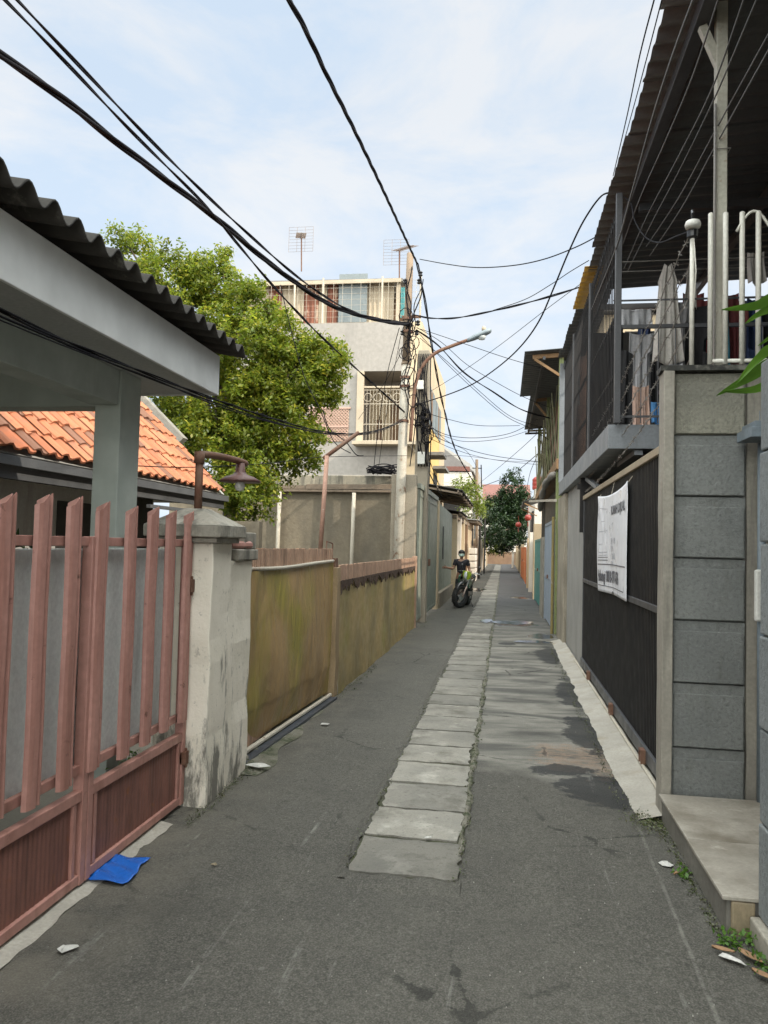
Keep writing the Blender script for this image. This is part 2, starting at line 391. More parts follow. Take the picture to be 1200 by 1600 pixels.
slab_m = m_slab()
soil = M('dark_soil_moss', (0.035, 0.032, 0.022), (0.05, 0.055, 0.022), sc=9, fine=60, bump=0.9, bsc=40, bdist=0.02)
earth = M('bare_earth', (0.16, 0.14, 0.11), (0.11, 0.10, 0.075), sc=0.8)
pinkm = M('salmon_gate_paint', (0.45, 0.235, 0.195), (0.385, 0.192, 0.158), sc=5, fine=30, rough=0.5, bump=0.18, bsc=30,
          grime=(0.20, 0.085, 0.06), gst=(7, 7, 0.6), gth=(0.50, 0.72), gamt=0.7, spot=(0.09, 0.038, 0.025), ssc=7, sth=(0.63, 0.70))
rustpanel = M('rusted_red_panel', (0.17, 0.075, 0.058), (0.23, 0.10, 0.075), sc=4, fine=18, rough=0.7, bump=0.5, bsc=35, bdist=0.006,
          grime=(0.055, 0.025, 0.020), gst=(6, 6, 0.5), gth=(0.48, 0.66), gamt=0.6, spot=(0.20, 0.078, 0.035), ssc=11, sth=(0.62, 0.72))
fibresheet = M('pale_fibre_sheet', (0.78, 0.81, 0.79), (0.70, 0.73, 0.71), rough=0.55, bump=0.05, grime=(0.33, 0.34, 0.31), gth=(0.6, 0.8))
whitewash = m_mouldwhite()
cap_m = M('grey_cap_cement', (0.36, 0.335, 0.28), (0.25, 0.23, 0.19), sc=6, bump=0.5, bsc=45, bdist=0.006, grime=(0.085, 0.08, 0.065), gth=(0.48, 0.66), gst=(2, 2, 0.8), gsc=4)
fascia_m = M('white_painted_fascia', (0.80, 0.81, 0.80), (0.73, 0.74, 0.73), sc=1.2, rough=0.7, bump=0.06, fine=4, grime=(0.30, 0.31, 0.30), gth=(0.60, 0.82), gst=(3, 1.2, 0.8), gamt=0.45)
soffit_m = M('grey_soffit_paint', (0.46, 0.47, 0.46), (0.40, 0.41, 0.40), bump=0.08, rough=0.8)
pillar_m = M('pale_green_paint', (0.44, 0.48, 0.44), (0.38, 0.42, 0.38), sc=1.4, bump=0.08, fine=6, rough=0.7, grime=(0.30, 0.32, 0.28), gth=(0.6, 0.8))
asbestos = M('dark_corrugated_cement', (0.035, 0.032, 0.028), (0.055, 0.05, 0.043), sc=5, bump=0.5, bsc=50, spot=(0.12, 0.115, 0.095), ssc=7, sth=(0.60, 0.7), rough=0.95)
tile_m = m_tile()
darkwood = M('weathered_dark_board', (0.055, 0.058, 0.062), (0.09, 0.093, 0.097), sc=3, bump=0.5, bsc=25, grime=(0.03, 0.03, 0.032), gst=(1, 1, 6))
ridge_m = M('grey_ridge_mortar', (0.33, 0.31, 0.27), (0.20, 0.19, 0.165), sc=4, bump=0.5)
housewall = M('offwhite_house_wall', (0.42, 0.42, 0.40), (0.36, 0.36, 0.34), grime=(0.22, 0.21, 0.19))
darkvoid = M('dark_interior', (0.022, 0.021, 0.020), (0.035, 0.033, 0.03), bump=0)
rustpipe = M('rusted_pipe', (0.135, 0.06, 0.036), (0.17, 0.095, 0.06), sc=8, bump=0.5, bsc=50, spot=(0.12, 0.05, 0.03), ssc=10, sth=(0.5, 0.62), rough=0.75)
lampshade_m = M('brown_lamp_enamel', (0.13, 0.055, 0.045), (0.09, 0.04, 0.033), rough=0.5)
bulb_m = M('frosted_bulb', (0.75, 0.74, 0.70), rough=0.25, bump=0)
brownsheet = m_brownsheet()
crest_m = M('pink_brown_slats', (0.50, 0.32, 0.22), (0.39, 0.245, 0.17), sc=3, fine=25, bump=0.3, grime=(0.12, 0.075, 0.05), gst=(8, 8, 0.8), gth=(0.5, 0.7), gamt=0.7)
railwhite = M('dirty_white_pipe', (0.52, 0.48, 0.40), (0.40, 0.36, 0.29), spot=(0.25, 0.13, 0.07), ssc=9, sth=(0.6, 0.7), rough=0.6)
tornrust = M('torn_rust_edge', (0.10, 0.06, 0.04), (0.055, 0.035, 0.025), bump=0.9, bsc=30, bdist=0.02)
track_m = M('steel_track', (0.10, 0.115, 0.14), (0.07, 0.08, 0.10), rough=0.4, metal=0.5)
cement = M('rough_cement', (0.24, 0.20, 0.14), (0.165, 0.138, 0.098), sc=0.9, fine=14, bump=0.6, bsc=22, bdist=0.012, grime=(0.11, 0.095, 0.07), gth=(0.5, 0.7), gst=(1.5, 1.5, 0.6), gsc=1.2)
coping = M('stained_coping', (0.37, 0.33, 0.25), (0.26, 0.23, 0.175), sc=2, bump=0.6, bsc=25, grime=(0.08, 0.075, 0.06), gst=(4, 4, 0.5), gth=(0.48, 0.64), gsc=1.8)
lumber = M('grey_brown_plank', (0.25, 0.19, 0.135), (0.17, 0.13, 0.095), sc=2, bump=0.5, bsc=20, grime=(0.10, 0.08, 0.06), gst=(1, 1, 8))
doorgreen = M('grey_green_sheet_steel', (0.265, 0.285, 0.235), (0.215, 0.235, 0.195), sc=1.2, rough=0.5, bump=0.1, bsc=8, spot=(0.22, 0.15, 0.09), ssc=7, sth=(0.68, 0.75), grime=(0.14, 0.145, 0.115), gth=(0.52, 0.72))
polewhite = M('peeling_white_pole', (0.58, 0.54, 0.46), (0.47, 0.42, 0.34), sc=5, spot=(0.22, 0.12, 0.07), ssc=5, sth=(0.56, 0.66), bump=0.4, bsc=25)
polebrown = M('weathered_brown_pole', (0.30, 0.22, 0.15), (0.20, 0.145, 0.10), sc=4, bump=0.4, bsc=25)
concpole = M('concrete_post', (0.34, 0.295, 0.225), (0.25, 0.215, 0.165), bump=0.5, bsc=30)
cable_m = M('black_cable_rubber', (0.007, 0.0065, 0.009), (0.010, 0.0095, 0.012), rough=0.75, bump=0, spec=0.15)
lamp_grey = M('grey_lamp_housing', (0.20, 0.24, 0.26), (0.15, 0.18, 0.20), rough=0.45)
bgrey = M('grey_painted_render', (0.34, 0.31, 0.28), (0.305, 0.28, 0.25), sc=0.6, fine=8, bump=0.15, bsc=20, grime=(0.19, 0.175, 0.16), gth=(0.55, 0.75), gst=(1.5, 1.5, 0.3), gsc=0.9)
bcream = M('cream_render', (0.56, 0.45, 0.30), (0.49, 0.385, 0.255), sc=0.7, grime=(0.34, 0.27, 0.18), gth=(0.55, 0.75), gsc=0.9)
byellow = M('ochre_yellow_render', (0.66, 0.46, 0.17), (0.60, 0.40, 0.14), sc=0.7)
rustsheet = M('rust_roof_sheet', (0.20, 0.072, 0.042), (0.26, 0.10, 0.06), sc=2, spot=(0.36, 0.26, 0.19), ssc=2.5, sth=(0.55, 0.62))
bluesheet = M('blue_grey_sheet', (0.20, 0.225, 0.23), (0.165, 0.19, 0.195), rough=0.6)
creamboard = M('cream_board', (0.50, 0.42, 0.31), (0.42, 0.345, 0.25), sc=2)
wire_m = M('pale_wire', (0.58, 0.52, 0.42), (0.42, 0.36, 0.28), rough=0.6, bump=0)
brick_lat = M('pink_lattice_block', (0.50, 0.33, 0.26), (0.43, 0.28, 0.22))
brownwood = M('brown_door_wood', (0.24, 0.15, 0.085), (0.17, 0.10, 0.06))
antenna_m = M('rusty_aluminium', (0.34, 0.28, 0.24), (0.23, 0.16, 0.13), rough=0.5, metal=0.4)
stucco_grey = m_stucco('grey_green_rough_panel', (0.205, 0.212, 0.200), (0.160, 0.167, 0.160), 46, 0.85, 0.012, grime=(0.085, 0.082, 0.062))
stucco_top = m_stucco('mossy_raw_panel', (0.26, 0.25, 0.20), (0.17, 0.165, 0.135), 46, 0.9, 0.014, grime=(0.05, 0.048, 0.04))
stucco_old = m_stucco('grainy_grey_render', (0.30, 0.295, 0.275), (0.24, 0.235, 0.22), 75, 0.9, 0.012, grime=(0.14, 0.135, 0.12))
stucco_blue = m_stucco('blue_grey_rough_block', (0.20, 0.215, 0.215), (0.16, 0.175, 0.178), 46, 0.85, 0.012)
colconc = M('bare_concrete_column', (0.34, 0.315, 0.26), (0.25, 0.23, 0.195), sc=3, bump=0.5, bsc=30, grime=(0.12, 0.11, 0.09), gst=(5, 5, 0.5), gth=(0.52, 0.7))
blacksteel = M('black_gate_paint', (0.016, 0.016, 0.017), (0.028, 0.026, 0.025), sc=5, rough=0.5, bump=0.1, spot=(0.05, 0.038, 0.03), ssc=8, sth=(0.66, 0.74), spec=0.2)
greysteel = M('dark_grey_steel', (0.07, 0.072, 0.078), (0.055, 0.056, 0.06), rough=0.45)
toprail = M('tan_top_rail', (0.36, 0.30, 0.21), (0.27, 0.22, 0.15), sc=3, bump=0.3)
banner_m = M('white_vinyl', (0.78, 0.80, 0.84), (0.73, 0.75, 0.80), sc=2, fine=5, rough=0.35, bump=0.03)
ink = M('grey_banner_ink', (0.115, 0.115, 0.13), bump=0)
inklight = M('pale_banner_ink', (0.40, 0.41, 0.45), bump=0)
ramp_m = M('pale_cement_ramp', (0.40, 0.375, 0.325), (0.31, 0.29, 0.25), sc=3, fine=60, bump=0.5, bsc=40, bdist=0.008, grime=(0.24, 0.20, 0.14), gst=(1, 1, 1), gth=(0.56, 0.72), gsc=2.5)
steptile = M('grey_beige_step_tile', (0.36, 0.33, 0.28), (0.27, 0.245, 0.205), sc=3.5, fine=60, rough=0.5, bump=0.2, grime=(0.13, 0.11, 0.08), gst=(1, 1, 1), gth=(0.50, 0.68), gsc=2.2, spot=(0.45, 0.42, 0.36), ssc=5, sth=(.6, .75))
stepface = M('grey_step_riser', (0.19, 0.178, 0.155), (0.13, 0.122, 0.105), sc=2, fine=40, rough=0.6, grime=(0.09, 0.08, 0.065), gst=(3, 3, 0.6))
stepend = M('tan_step_end', (0.33, 0.26, 0.165), (0.26, 0.205, 0.13), sc=4, rough=0.6, grime=(0.09, 0.08, 0.05), gst=(2, 2, 1), gth=(0.5, 0.65))
whitesteel = M('cream_white_enamel', (0.66, 0.64, 0.57), (0.58, 0.56, 0.49), sc=4, rough=0.45, bump=0.1, spot=(0.32, 0.17, 0.09), ssc=5, sth=(0.70, 0.78))
poststeel = M('old_white_post_paint', (0.46, 0.44, 0.37), (0.36, 0.34, 0.28), sc=3, rough=0.55, spot=(0.24, 0.17, 0.12), ssc=5, sth=(0.6, 0.7))
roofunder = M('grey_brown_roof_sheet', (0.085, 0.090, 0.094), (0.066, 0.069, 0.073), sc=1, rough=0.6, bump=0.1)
yellowsheet = M('translucent_yellow_sheet', (0.72, 0.46, 0.08), (0.66, 0.40, 0.06), rough=0.4)
greybeam = M('blue_grey_beam_paint', (0.22, 0.235, 0.25), (0.18, 0.195, 0.21), sc=1.2, rough=0.6, grime=(0.11, 0.115, 0.12))
barb_m = M('galvanised_wire', (0.34, 0.33, 0.31), (0.24, 0.22, 0.20), rough=0.45, metal=0.5, bump=0)
bluegrey = M('blue_grey_gate_paint', (0.20, 0.24, 0.27), (0.165, 0.20, 0.225), rough=0.55, grime=(0.12, 0.13, 0.13))
lightbox_m = M('offwhite_plastic', (0.70, 0.69, 0.64), (0.62, 0.61, 0.56), rough=0.4, bump=0.02)
greenpost = M('lime_green_paint', (0.22, 0.25, 0.10), (0.17, 0.20, 0.085), spot=(0.22, 0.15, 0.06), ssc=6)
bamboo = M('weathered_bamboo', (0.14, 0.125, 0.065), (0.095, 0.095, 0.05), bump=0.3)
orangewood = M('orange_brown_timber', (0.27, 0.16, 0.075), (0.20, 0.115, 0.055))
palebluedoor = M('pale_blue_steel', (0.33, 0.38, 0.45), (0.27, 0.315, 0.375), rough=0.5)
tealdoor = M('teal_steel', (0.06, 0.25, 0.235), (0.05, 0.20, 0.19), rough=0.5)
orangedoor = M('orange_steel', (0.56, 0.19, 0.075), (0.48, 0.155, 0.06), rough=0.5)
oldbrick = M('old_red_brick', (0.26, 0.145, 0.10), (0.19, 0.11, 0.08), bump=0.5, bsc=15)
whitewall = M('far_white_wall', (0.66, 0.62, 0.55), (0.58, 0.54, 0.48))
greyroof = M('grey_shingle_roof', (0.22, 0.21, 0.20), (0.17, 0.163, 0.155), bump=0.4, bsc=12)
redroof = M('faded_red_roof', (0.21, 0.085, 0.065), (0.16, 0.07, 0.055), bump=0.3)
redpl = M('red_plastic', (0.30, 0.032, 0.02), (0.25, 0.028, 0.017), rough=0.4)
leaf_a = m_leaf('tree_leaf', (0.095, 0.150, 0.016), (0.215, 0.250, 0.024), (0.40, 0.35, 0.04), 0.5)
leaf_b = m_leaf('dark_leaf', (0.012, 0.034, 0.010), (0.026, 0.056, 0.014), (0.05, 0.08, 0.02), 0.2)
leaf_c = m_leaf('yellow_green_leaf', (0.14, 0.19, 0.025), (0.24, 0.27, 0.04), (0.10, 0.15, 0.02))
leaf_d = m_leaf('palm_leaf', (0.07, 0.17, 0.02), (0.12, 0.24, 0.03), (0.10, 0.20, 0.025), 0.4)
bark = M('brown_bark', (0.11, 0.085, 0.06), (0.07, 0.055, 0.04), bump=0.8, bsc=14, bdist=0.02)
bluebag = M('blue_plastic_film', (0.015, 0.125, 0.50), (0.01, 0.10, 0.42), sc=6, rough=0.3, bump=0.3, bsc=9, bdist=0.02)
paper = M('scrap_paper', (0.56, 0.55, 0.52), (0.42, 0.41, 0.385), sc=25, bump=0.3)
dryleaf = M('dry_brown_leaf', (0.36, 0.22, 0.12), (0.27, 0.155, 0.08))
skin = M('brown_skin', (0.30, 0.165, 0.105), (0.27, 0.145, 0.09), bump=0, rough=0.55)
hair = M('black_hair', (0.015, 0.013, 0.012), bump=0.3, rough=0.6)
blackcloth = m_fabric('black_cotton', (0.018, 0.016, 0.022))
trouser_m = m_fabric('dark_trouser_cloth', (0.022, 0.026, 0.028))
maskcloth = m_fabric('pale_green_mask_cloth', (0.55, 0.70, 0.62))
rubber = M('black_rubber', (0.018, 0.018, 0.018), (0.028, 0.027, 0.026), rough=0.85, bump=0.3)
blackpl = M('black_plastic', (0.02, 0.02, 0.022), rough=0.35, bump=0)
greenpl = M('green_fairing', (0.03, 0.16, 0.09), (0.025, 0.13, 0.075), rough=0.3, bump=0)
limepl = M('lime_headlight_cowl', (0.42, 0.55, 0.05), (0.36, 0.48, 0.045), rough=0.3, bump=0)
alloy = M('silver_alloy', (0.55, 0.55, 0.53), (0.45, 0.45, 0.43), rough=0.35, metal=0.7, bump=0)
mudm = M('grey_fork_slider', (0.42, 0.33, 0.29), (0.36, 0.28, 0.24), rough=0.5)
glassm = M('lamp_glass', (0.55, 0.58, 0.58), rough=0.1, bump=0)

# ------------------------------------------------------------------ ground
def structure(o): o['kind'] = 'structure'; return o
g = MB(); g.add([(-400, -300, -0.05), (400, -300, -0.05), (400, 900, -0.05), (-400, 900, -0.05)], [(0, 1, 2, 3)])
structure(g.build('ground', earth))
def road_fn(u, v):
    x = -1.99 + u * 3.09; y = -6 + v * 96
    return (x, y, 0.006 * math.sin(y * 1.3 + x * 2) * (0.3 + abs(math.sin(x * 1.7))) - 0.012 * (1 - min(1, abs(x + 0.48) / 0.9)))
structure(MB().grid(road_fn, 24, 420).build('road', A_, smooth=True))
structure(MB().box(-0.765, -0.205, 3.86, 80, -0.04, -0.004).build('drain_channel', soil))
# slabs down the middle of the alley
def slab_mesh(y0, y1, seed, name='drain_slab', x0=-0.755, x1=-0.215):
    r = random.Random(seed); b = MB(); n = 9; m = 7
    def top(u, v):
        ex = (r.random() - 0.5) * 0.030; ey = (r.random() - 0.5) * 0.020
        x = x0 + (x1 - x0) * u + (ex if u in (0, 1) else 0); y = y0 + (y1 - y0) * v + (ey if v in (0, 1) else 0)
        edge = min(u, 1 - u, v, 1 - v)
        return (x, y, 0.012 + (r.random() - 0.5) * 0.003 - (0.006 if edge == 0 else 0))
    b.grid(top, n, m)
    # skirt
    ring = [i for i in range(n + 1)] + [(j + 1) * (n + 1) + n for j in range(m)] + [m * (n + 1) + n - 1 - i for i in range(n)] + [(m - 1 - j) * (n + 1) for j in range(m - 1)]
    base = len(b.v)
    for i in ring: p = b.v[i]; b.v.append((p[0], p[1], -0.03))
    k = len(ring)
    for i in range(k): b.f.append((ring[(i+1) % k], ring[i], base + i, base + (i+1) % k))
    return b
ys = 3.88; i = 0
while ys < 78:
    L_ = 0.545 + RND.uniform(-0.075, 0.06)
    dx = RND.uniform(-0.026, 0.022)
    if i == 0: xa, xb = -0.755, -0.20
    else: xa, xb = -0.755 + dx, -0.215 + dx
    s_ = slab_mesh(ys + 0.006, ys + L_ - RND.uniform(0.014, 0.040), i, x0=xa, x1=xb).build('drain_slab', slab_m, loc=((xa + xb) / 2, ys + L_ / 2, 0), smooth=False)
    lab = 'grey concrete drain cover slab in the row down the middle of the alley'
    if i == 0: lab = 'nearest concrete drain slab, where the row of slabs begins in the asphalt'
    elif i == 1: lab = 'second concrete drain slab from the near end, pale with dark gap before it'
    else: s_['group'] = 'drain cover slabs down the alley'
    tag(s_, lab, 'drain slab')
    s_.rotation_euler = (RND.uniform(-0.010, 0.010), RND.uniform(-0.008, 0.008), RND.uniform(-0.022, 0.022))
    ys += L_; i += 1
# moss and grit strips where the slabs meet the asphalt, built as tiny tufts further down
# threshold of the salmon gate
def sill_fn(u, v):
    y = -1 + v * 5.3; x = -2.02 + u * (0.150 + 0.008 * math.sin(y * 3.1) + 0.006 * math.sin(y * 17) + 0.004 * math.sin(y * 41))
    return (x, y, 0.022 - 0.018 * u + 0.004 * math.sin(y * 13 + u * 4))
structure(MB().grid(sill_fn, 5, 130).build('threshold', ramp_m, smooth=True))
structure(MB().box(-2.4, -2.02, -1, 4.3, -0.06, -0.01).build('gate_channel', soil))
def rub_fn(u, v):
    y = 5.3 + v * 3.0; x = -1.98 + u * (0.30 - 0.12 * v + 0.04 * math.sin(y * 7))
    return (x, y, 0.03 - 0.027 * u + 0.01 * math.sin(y * 21 + u * 9) * (1 - u))
rubble_m = M('gritty_verge', (0.20, 0.185, 0.15), (0.10, 0.10, 0.065), sc=6, fine=40, bump=1.0, bsc=30, bdist=0.03, spot=(0.04, 0.05, 0.02), ssc=8, sth=(0.52, 0.6))
structure(MB().grid(rub_fn, 8, 60).build('verge', rubble_m, smooth=True))
def ramp_fn(u, v):
    y = 4.98 + v * 9.2; w = 0.235 - 0.03 * v + 0.010 * math.sin(y * 2.3) + 0.006 * math.sin(y * 11) + 0.004 * math.sin(y * 37)
    x = 1.07 - w * (1 - u); return (x, y, 0.006 + 0.055 * u + 0.004 * math.sin(y * 9))
structure(MB().grid(ramp_fn, 6, 120).build('kerb_ramp', ramp_m, smooth=True))
rl = MB().tube([(1.045, 4.98, 0.068), (1.045, 11.6, 0.068)], 0.011, 6)
tag(rl.build('gate_rail', railwhite, loc=(1.045, 5, 0.06)), 'pale round rail along the foot of the black gate, on the kerb ramp', 'gate rail')


# ------------------------------------------------------------------ left: salmon gate
GX = -1.95
gate = thing('picket_gate', 'salmon painted steel gate with upright pickets over rusty lower panels', 'gate', (GX, 3.5, 0))
fr = MB()
for z, h in ((1.635, 0.045), (0.56, 0.045)): fr.box(GX-0.035, GX-0.005, 0.3, 4.55, z - h/2, z + h/2)
fr.box(GX-0.03, GX+0.012, 0.3, 4.56, 0.415, 0.465)
fr.box(GX-0.03, GX+0.012, 0.3, 4.56, 0.03, 0.075)
for y, w in ((1.2, .05), (2.35, .05), (3.43, .045), (3.482, .045), (4.57, .05)): fr.box(GX-0.038, GX+0.016, y - w/2, y + w/2, 0.025, 1.66)
for y in (3.36, 3.545, 4.52): fr.box(GX-0.028, GX+0.008, y-0.014, y+0.014, 0.075, 0.415)
fr.build('frame', pinkm, gate, bevel=0.004)
for a, b in ((0.35, 1.17), (1.23, 2.32), (2.38, 3.35), (3.555, 4.51)):
    MB().grid(lambda u, v, a=a, b=b: (GX - 0.008 + 0.0011*math.sin((a+(b-a)*u)*190), a + (b-a)*u, 0.075 + 0.34*v), int((b-a)*300), 1).build('lower_panel', rustpanel, gate, solid=0.002)
box('backing_sheet', fibresheet, gate, GX-0.075, GX-0.06, 0.3, 4.53, 0.55, 1.60)
def picket(y, zb, zt, seed):
    r = random.Random(seed); b = MB()
    prof = [(-0.050, -0.014, 0.0), (-0.044, 0.004, 0.004), (-0.026, 0.010, 0.012), (0.000, 0.012, 0.040), (0.006, 0.011, 0.048),
            (0.007, -0.046, 0.020), (0.024, -0.048, 0.012), (0.028, -0.004, 0.040), (0.036, 0.004, 0.055), (0.044, 0.002, 0.050), (0.046, -0.014, 0.046)]
    nz = 8; vs = []
    for k in range(nz + 1):
        t = k / nz
        for dy, dx, dz in prof:
            dy *= 1.12; z = zb + (zt - zb) * t + (dz if k == nz else 0)
            w = 0.0012 * math.sin(seed * 3 + t * 9)
            vs.append((GX + 0.022 + dx + w, y + dy + w, z))
    m = len(prof)
    fs = [(k*m+i, k*m+i+1, (k+1)*m+i+1, (k+1)*m+i) for k in range(nz) for i in range(m - 1)]
    b.add(vs, fs); return b.build('picket', pinkm, gate, solid=0.003)
for k in range(15):
    y = 4.525 - k * 0.245
    if k >= 4: y -= 0.055
    picket(y + RND.uniform(-.006, .006), 0.53 + RND.uniform(-.02, .015), 1.78 + RND.uniform(-.01, .01), k)
MB().box(GX+0.0, GX+0.04, 4.545, 4.595, 0.27, 0.35).tube([(GX+0.03, 4.57, 0.25), (GX+0.03, 4.57, 0.37)], 0.009, 8).build('hinge', rustpipe, gate, bevel=0.003)
MB().box(GX+0.0, GX+0.04, 4.545, 4.595, 1.33, 1.41).tube([(GX+0.03, 4.57, 1.31), (GX+0.03, 4.57, 1.43)], 0.009, 8).build('hinge', rustpipe, gate, bevel=0.003)

# white pillar with pyramid cap
gp = thing('gate_pillar', 'mouldy whitewashed gate pillar with a grey pyramid cap beside the salmon gate', 'pillar', (-1.98, 4.75, 0))
def rough_box(x0, x1, y0, y1, z0, z1, amp, seed, n=10):
    bm = bmesh.new(); bmesh.ops.create_cube(bm, size=1)
    bmesh.ops.subdivide_edges(bm, edges=bm.edges[:], cuts=n, use_grid_fill=True)
    r = random.Random(seed); ph = [r.uniform(0, 6) for _ in range(6)]
    b = MB(); 
    for v in bm.verts:
        x = x0 + (x1-x0)*(v.co.x+.5); y = y0 + (y1-y0)*(v.co.y+.5); z = z0 + (z1-z0)*(v.co.z+.5)
        k = amp*(math.sin(z*9+ph[0])+math.sin(z*23+y*7+ph[1])*.6+math.sin(y*31+z*13+ph[2])*.4)
        b.v.append((x + k*(1 if v.co.x > 0 else -1 if v.co.x < 0 else 0)*0.6, y + k*0.5, z + 0.3*amp*math.sin(x*40+y*30)))
    bm.verts.index_update()
    b.f = [tuple(v.index for v in f.verts) for f in bm.faces]; bm.free(); return b
rough_box(-2.16, -1.80, 4.60, 4.93, -0.03, 1.64, 0.006, 1).build('shaft', whitewash, gp, smooth=False, bevel=0.008)
cb = MB(); cb.box(-2.20, -1.76, 4.555, 4.975, 1.64, 1.675); cb.box(-2.235, -1.725, 4.52, 5.01, 1.675, 1.75)
cb.add([(-2.235,4.52,1.75),(-1.725,4.52,1.75),(-1.725,5.01,1.75),(-2.235,5.01,1.75),(-2.05,4.71,1.86),(-1.91,4.71,1.86),(-1.91,4.83,1.86),(-2.05,4.83,1.86)],
       [(0,1,5,4),(1,2,6,5),(2,3,7,6),(3,0,4,7),(4,5,6,7)])
cb.build('cap', cap_m, gp, bevel=0.008)
ws = thing('wall_stub', 'short whitewashed wall stub stained black at its foot, right of the gate pillar', 'wall', (-1.9, 5.2, 0))
rough_box(-2.06, -1.815, 4.932, 5.42, -0.03, 1.52, 0.008, 2).build('stub_body', whitewash, ws, bevel=0.01)
b = MB(); b.box(-2.09, -1.785, 5.03, 5.46, 1.522, 1.60); b.box(-2.06, -1.80, 5.20, 5.45, 1.60, 1.72); b.build('ledge', cap_m, ws, bevel=0.01)
MB().tube([(-1.86, 5.05, 1.63), (-1.80, 5.30, 1.63)], 0.028, 8).build('pipe_end', pinkm, ws)

# rusty lamp bracket on the pillar
wl = thing('bracket_lamp', 'rusty bent pipe with a brown enamel lampshade above the pyramid cap', 'lamp', (-1.98, 4.77, 1.86))
MB().tube([(-1.98, 4.77, 1.855), (-1.98, 4.77, 2.20)], 0.026, 10).tube([(-1.98, 4.765, 2.16), (-1.98, 4.765, 2.235)], 0.034, 10).tube(smoothpath([(-1.98, 4.77, 2.22), (-1.93, 4.95, 2.23), (-1.87, 5.18, 2.225), (-1.85, 5.30, 2.215)], 4), 0.024, 10).build('pipe', rustpipe, wl, smooth=True)
sh = thing('lampshade_holder', None, None); bpy.data.objects.remove(sh)
shade = MB().lathe((-1.86, 5.22, 2.085), [(0.145, -0.010), (0.148, 0.0), (0.10, 0.028), (0.05, 0.045), (0.035, 0.065), (0.03, 0.125), (0.0, 0.13)], 24).build('lamp_shade', lampshade_m, wl, smooth=True)
MB().lathe((-1.86, 5.22, 2.07), [(0.0, -0.06), (0.028, -0.05), (0.038, -0.025), (0.03, 0.005), (0.018, 0.03)], 12).build('bulb', bulb_m, shade, smooth=True)

# carport in front of the tiled house
cp = thing('carport', 'flat carport with deep white fascia and dark corrugated cement roof over the salmon gate', 'carport', (-2.4, 4.4, 0))
FX = -2.0; z0, z1 = 2.675, 2.955
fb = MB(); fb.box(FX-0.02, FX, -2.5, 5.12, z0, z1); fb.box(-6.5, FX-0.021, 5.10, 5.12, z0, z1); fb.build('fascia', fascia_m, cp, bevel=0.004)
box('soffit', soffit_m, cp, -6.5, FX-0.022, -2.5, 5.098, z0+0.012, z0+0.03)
pl = MB(); pl.box(-2.50, -2.33, 4.36, 4.62, -0.05, z0+0.011); pl.build('pillar', pillar_m, cp, bevel=0.006)
bb = MB(); bb.box(-2.52, -2.345, -2.5, 4.359, 2.47, z0+0.011); bb.box(-6.5, -2.502, 4.40, 4.58, 2.47, z0+0.011); bb.build('beam', pillar_m, cp, bevel=0.006)
def roof_fn(u, v):
    y = -2.5 + u * 7.80; x = -1.86 - v * 4.6
    return (x, y, 3.012 + 0.034 * math.sin(y * 2 * math.pi / 0.177) + 0.20 * (-1.86 - x) * 0.9)
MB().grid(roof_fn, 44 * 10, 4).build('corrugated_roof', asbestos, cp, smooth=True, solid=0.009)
MB().box(-6.5, -6.3, -2.5, 5.1, -0.05, 4.0).build('side_wall', housewall, cp)

# house with clay tile roof
th = thing('tiled_house', 'low house with an orange clay tile roof behind the carport pillar', 'house', (-4.5, 7, 0))
EX, EZ, RYA, RYB = -4.0, 2.36, 1.5, 10.7; SLP = 0.98
hw = MB(); hw.box(-9, -4.75, 1.5, 9.9, -0.05, 2.6); hw.build('wall', housewall, th)
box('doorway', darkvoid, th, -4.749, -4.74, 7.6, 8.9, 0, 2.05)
box('eave_dark_panel', darkvoid, th, -4.749, -4.74, 9.0, 9.85, 0, 2.25)  # flat near-black panel on the wall below the eave
MB().box(-4.10, -4.06, RYA, RYB + 0.05, 2.13, 2.30).box(-4.06, -3.99, RYA, RYB + 0.05, 2.235, 2.315).box(-4.74, -4.10, RYA, RYB, 2.20, 2.24).build('eave_board', darkwood, th, bevel=0.004)
MB().box(-4.07, -4.02, 8.3, 9.6, 2.02, 2.06).build('eave_batten', darkwood, th)
tag(MB().box(-6.5, -3.45, 10.55, 10.7, -0.05, 1.95).build('gap_closing_wall', cement, loc=(-3.5, 10.6, 0)), 'added wall closing the bright gap behind the gate pillar, below the tile eave', 'wall')  # wall put in to close the bright sky gap under the eave
tb = MB(); TW, TL = 0.205, 0.27; r = random.Random(3)
nrow = 11
for j in range(nrow):
    for k in range(int((RYB - RYA) / TW)):
        y = RYA + k * TW + r.uniform(-.006, .006); s0 = j * TL + r.uniform(-.012, .012); lift = r.uniform(0, 0.012)
        vs = []
        prof = [(-.015, .012), (.02, .034), (.06, .040), (.095, .020), (.13, .0), (.175, -.004), (.212, .010)]
        for q in (0, 1):
            s_ = s0 + q * (TL + 0.05)
            for dy, dz in prof:
                x = EX - s_ / math.sqrt(1 + SLP * SLP); z = EZ + s_ * SLP / math.sqrt(1 + SLP * SLP)
                h = dz + 0.028 * (1 - q) + lift
                vs.append((x + h * 0.69, y + dy, z + h * 0.72))
        m = len(prof); n0 = 2 * m
        for i_ in range(m): p = vs[i_]; vs.append((p[0] - 0.012, p[1], p[2] - 0.017))
        fs = [(i_, i_ + 1, m + i_ + 1, m + i_) for i_ in range(m - 1)] + [(n0 + i_, n0 + i_ + 1, i_ + 1, i_) for i_ in range(m - 1)]
        tb.add(vs, fs)
tb.build('tile_roof', tile_m, th, solid=0)
rs = nrow * TL / math.sqrt(1 + SLP * SLP)
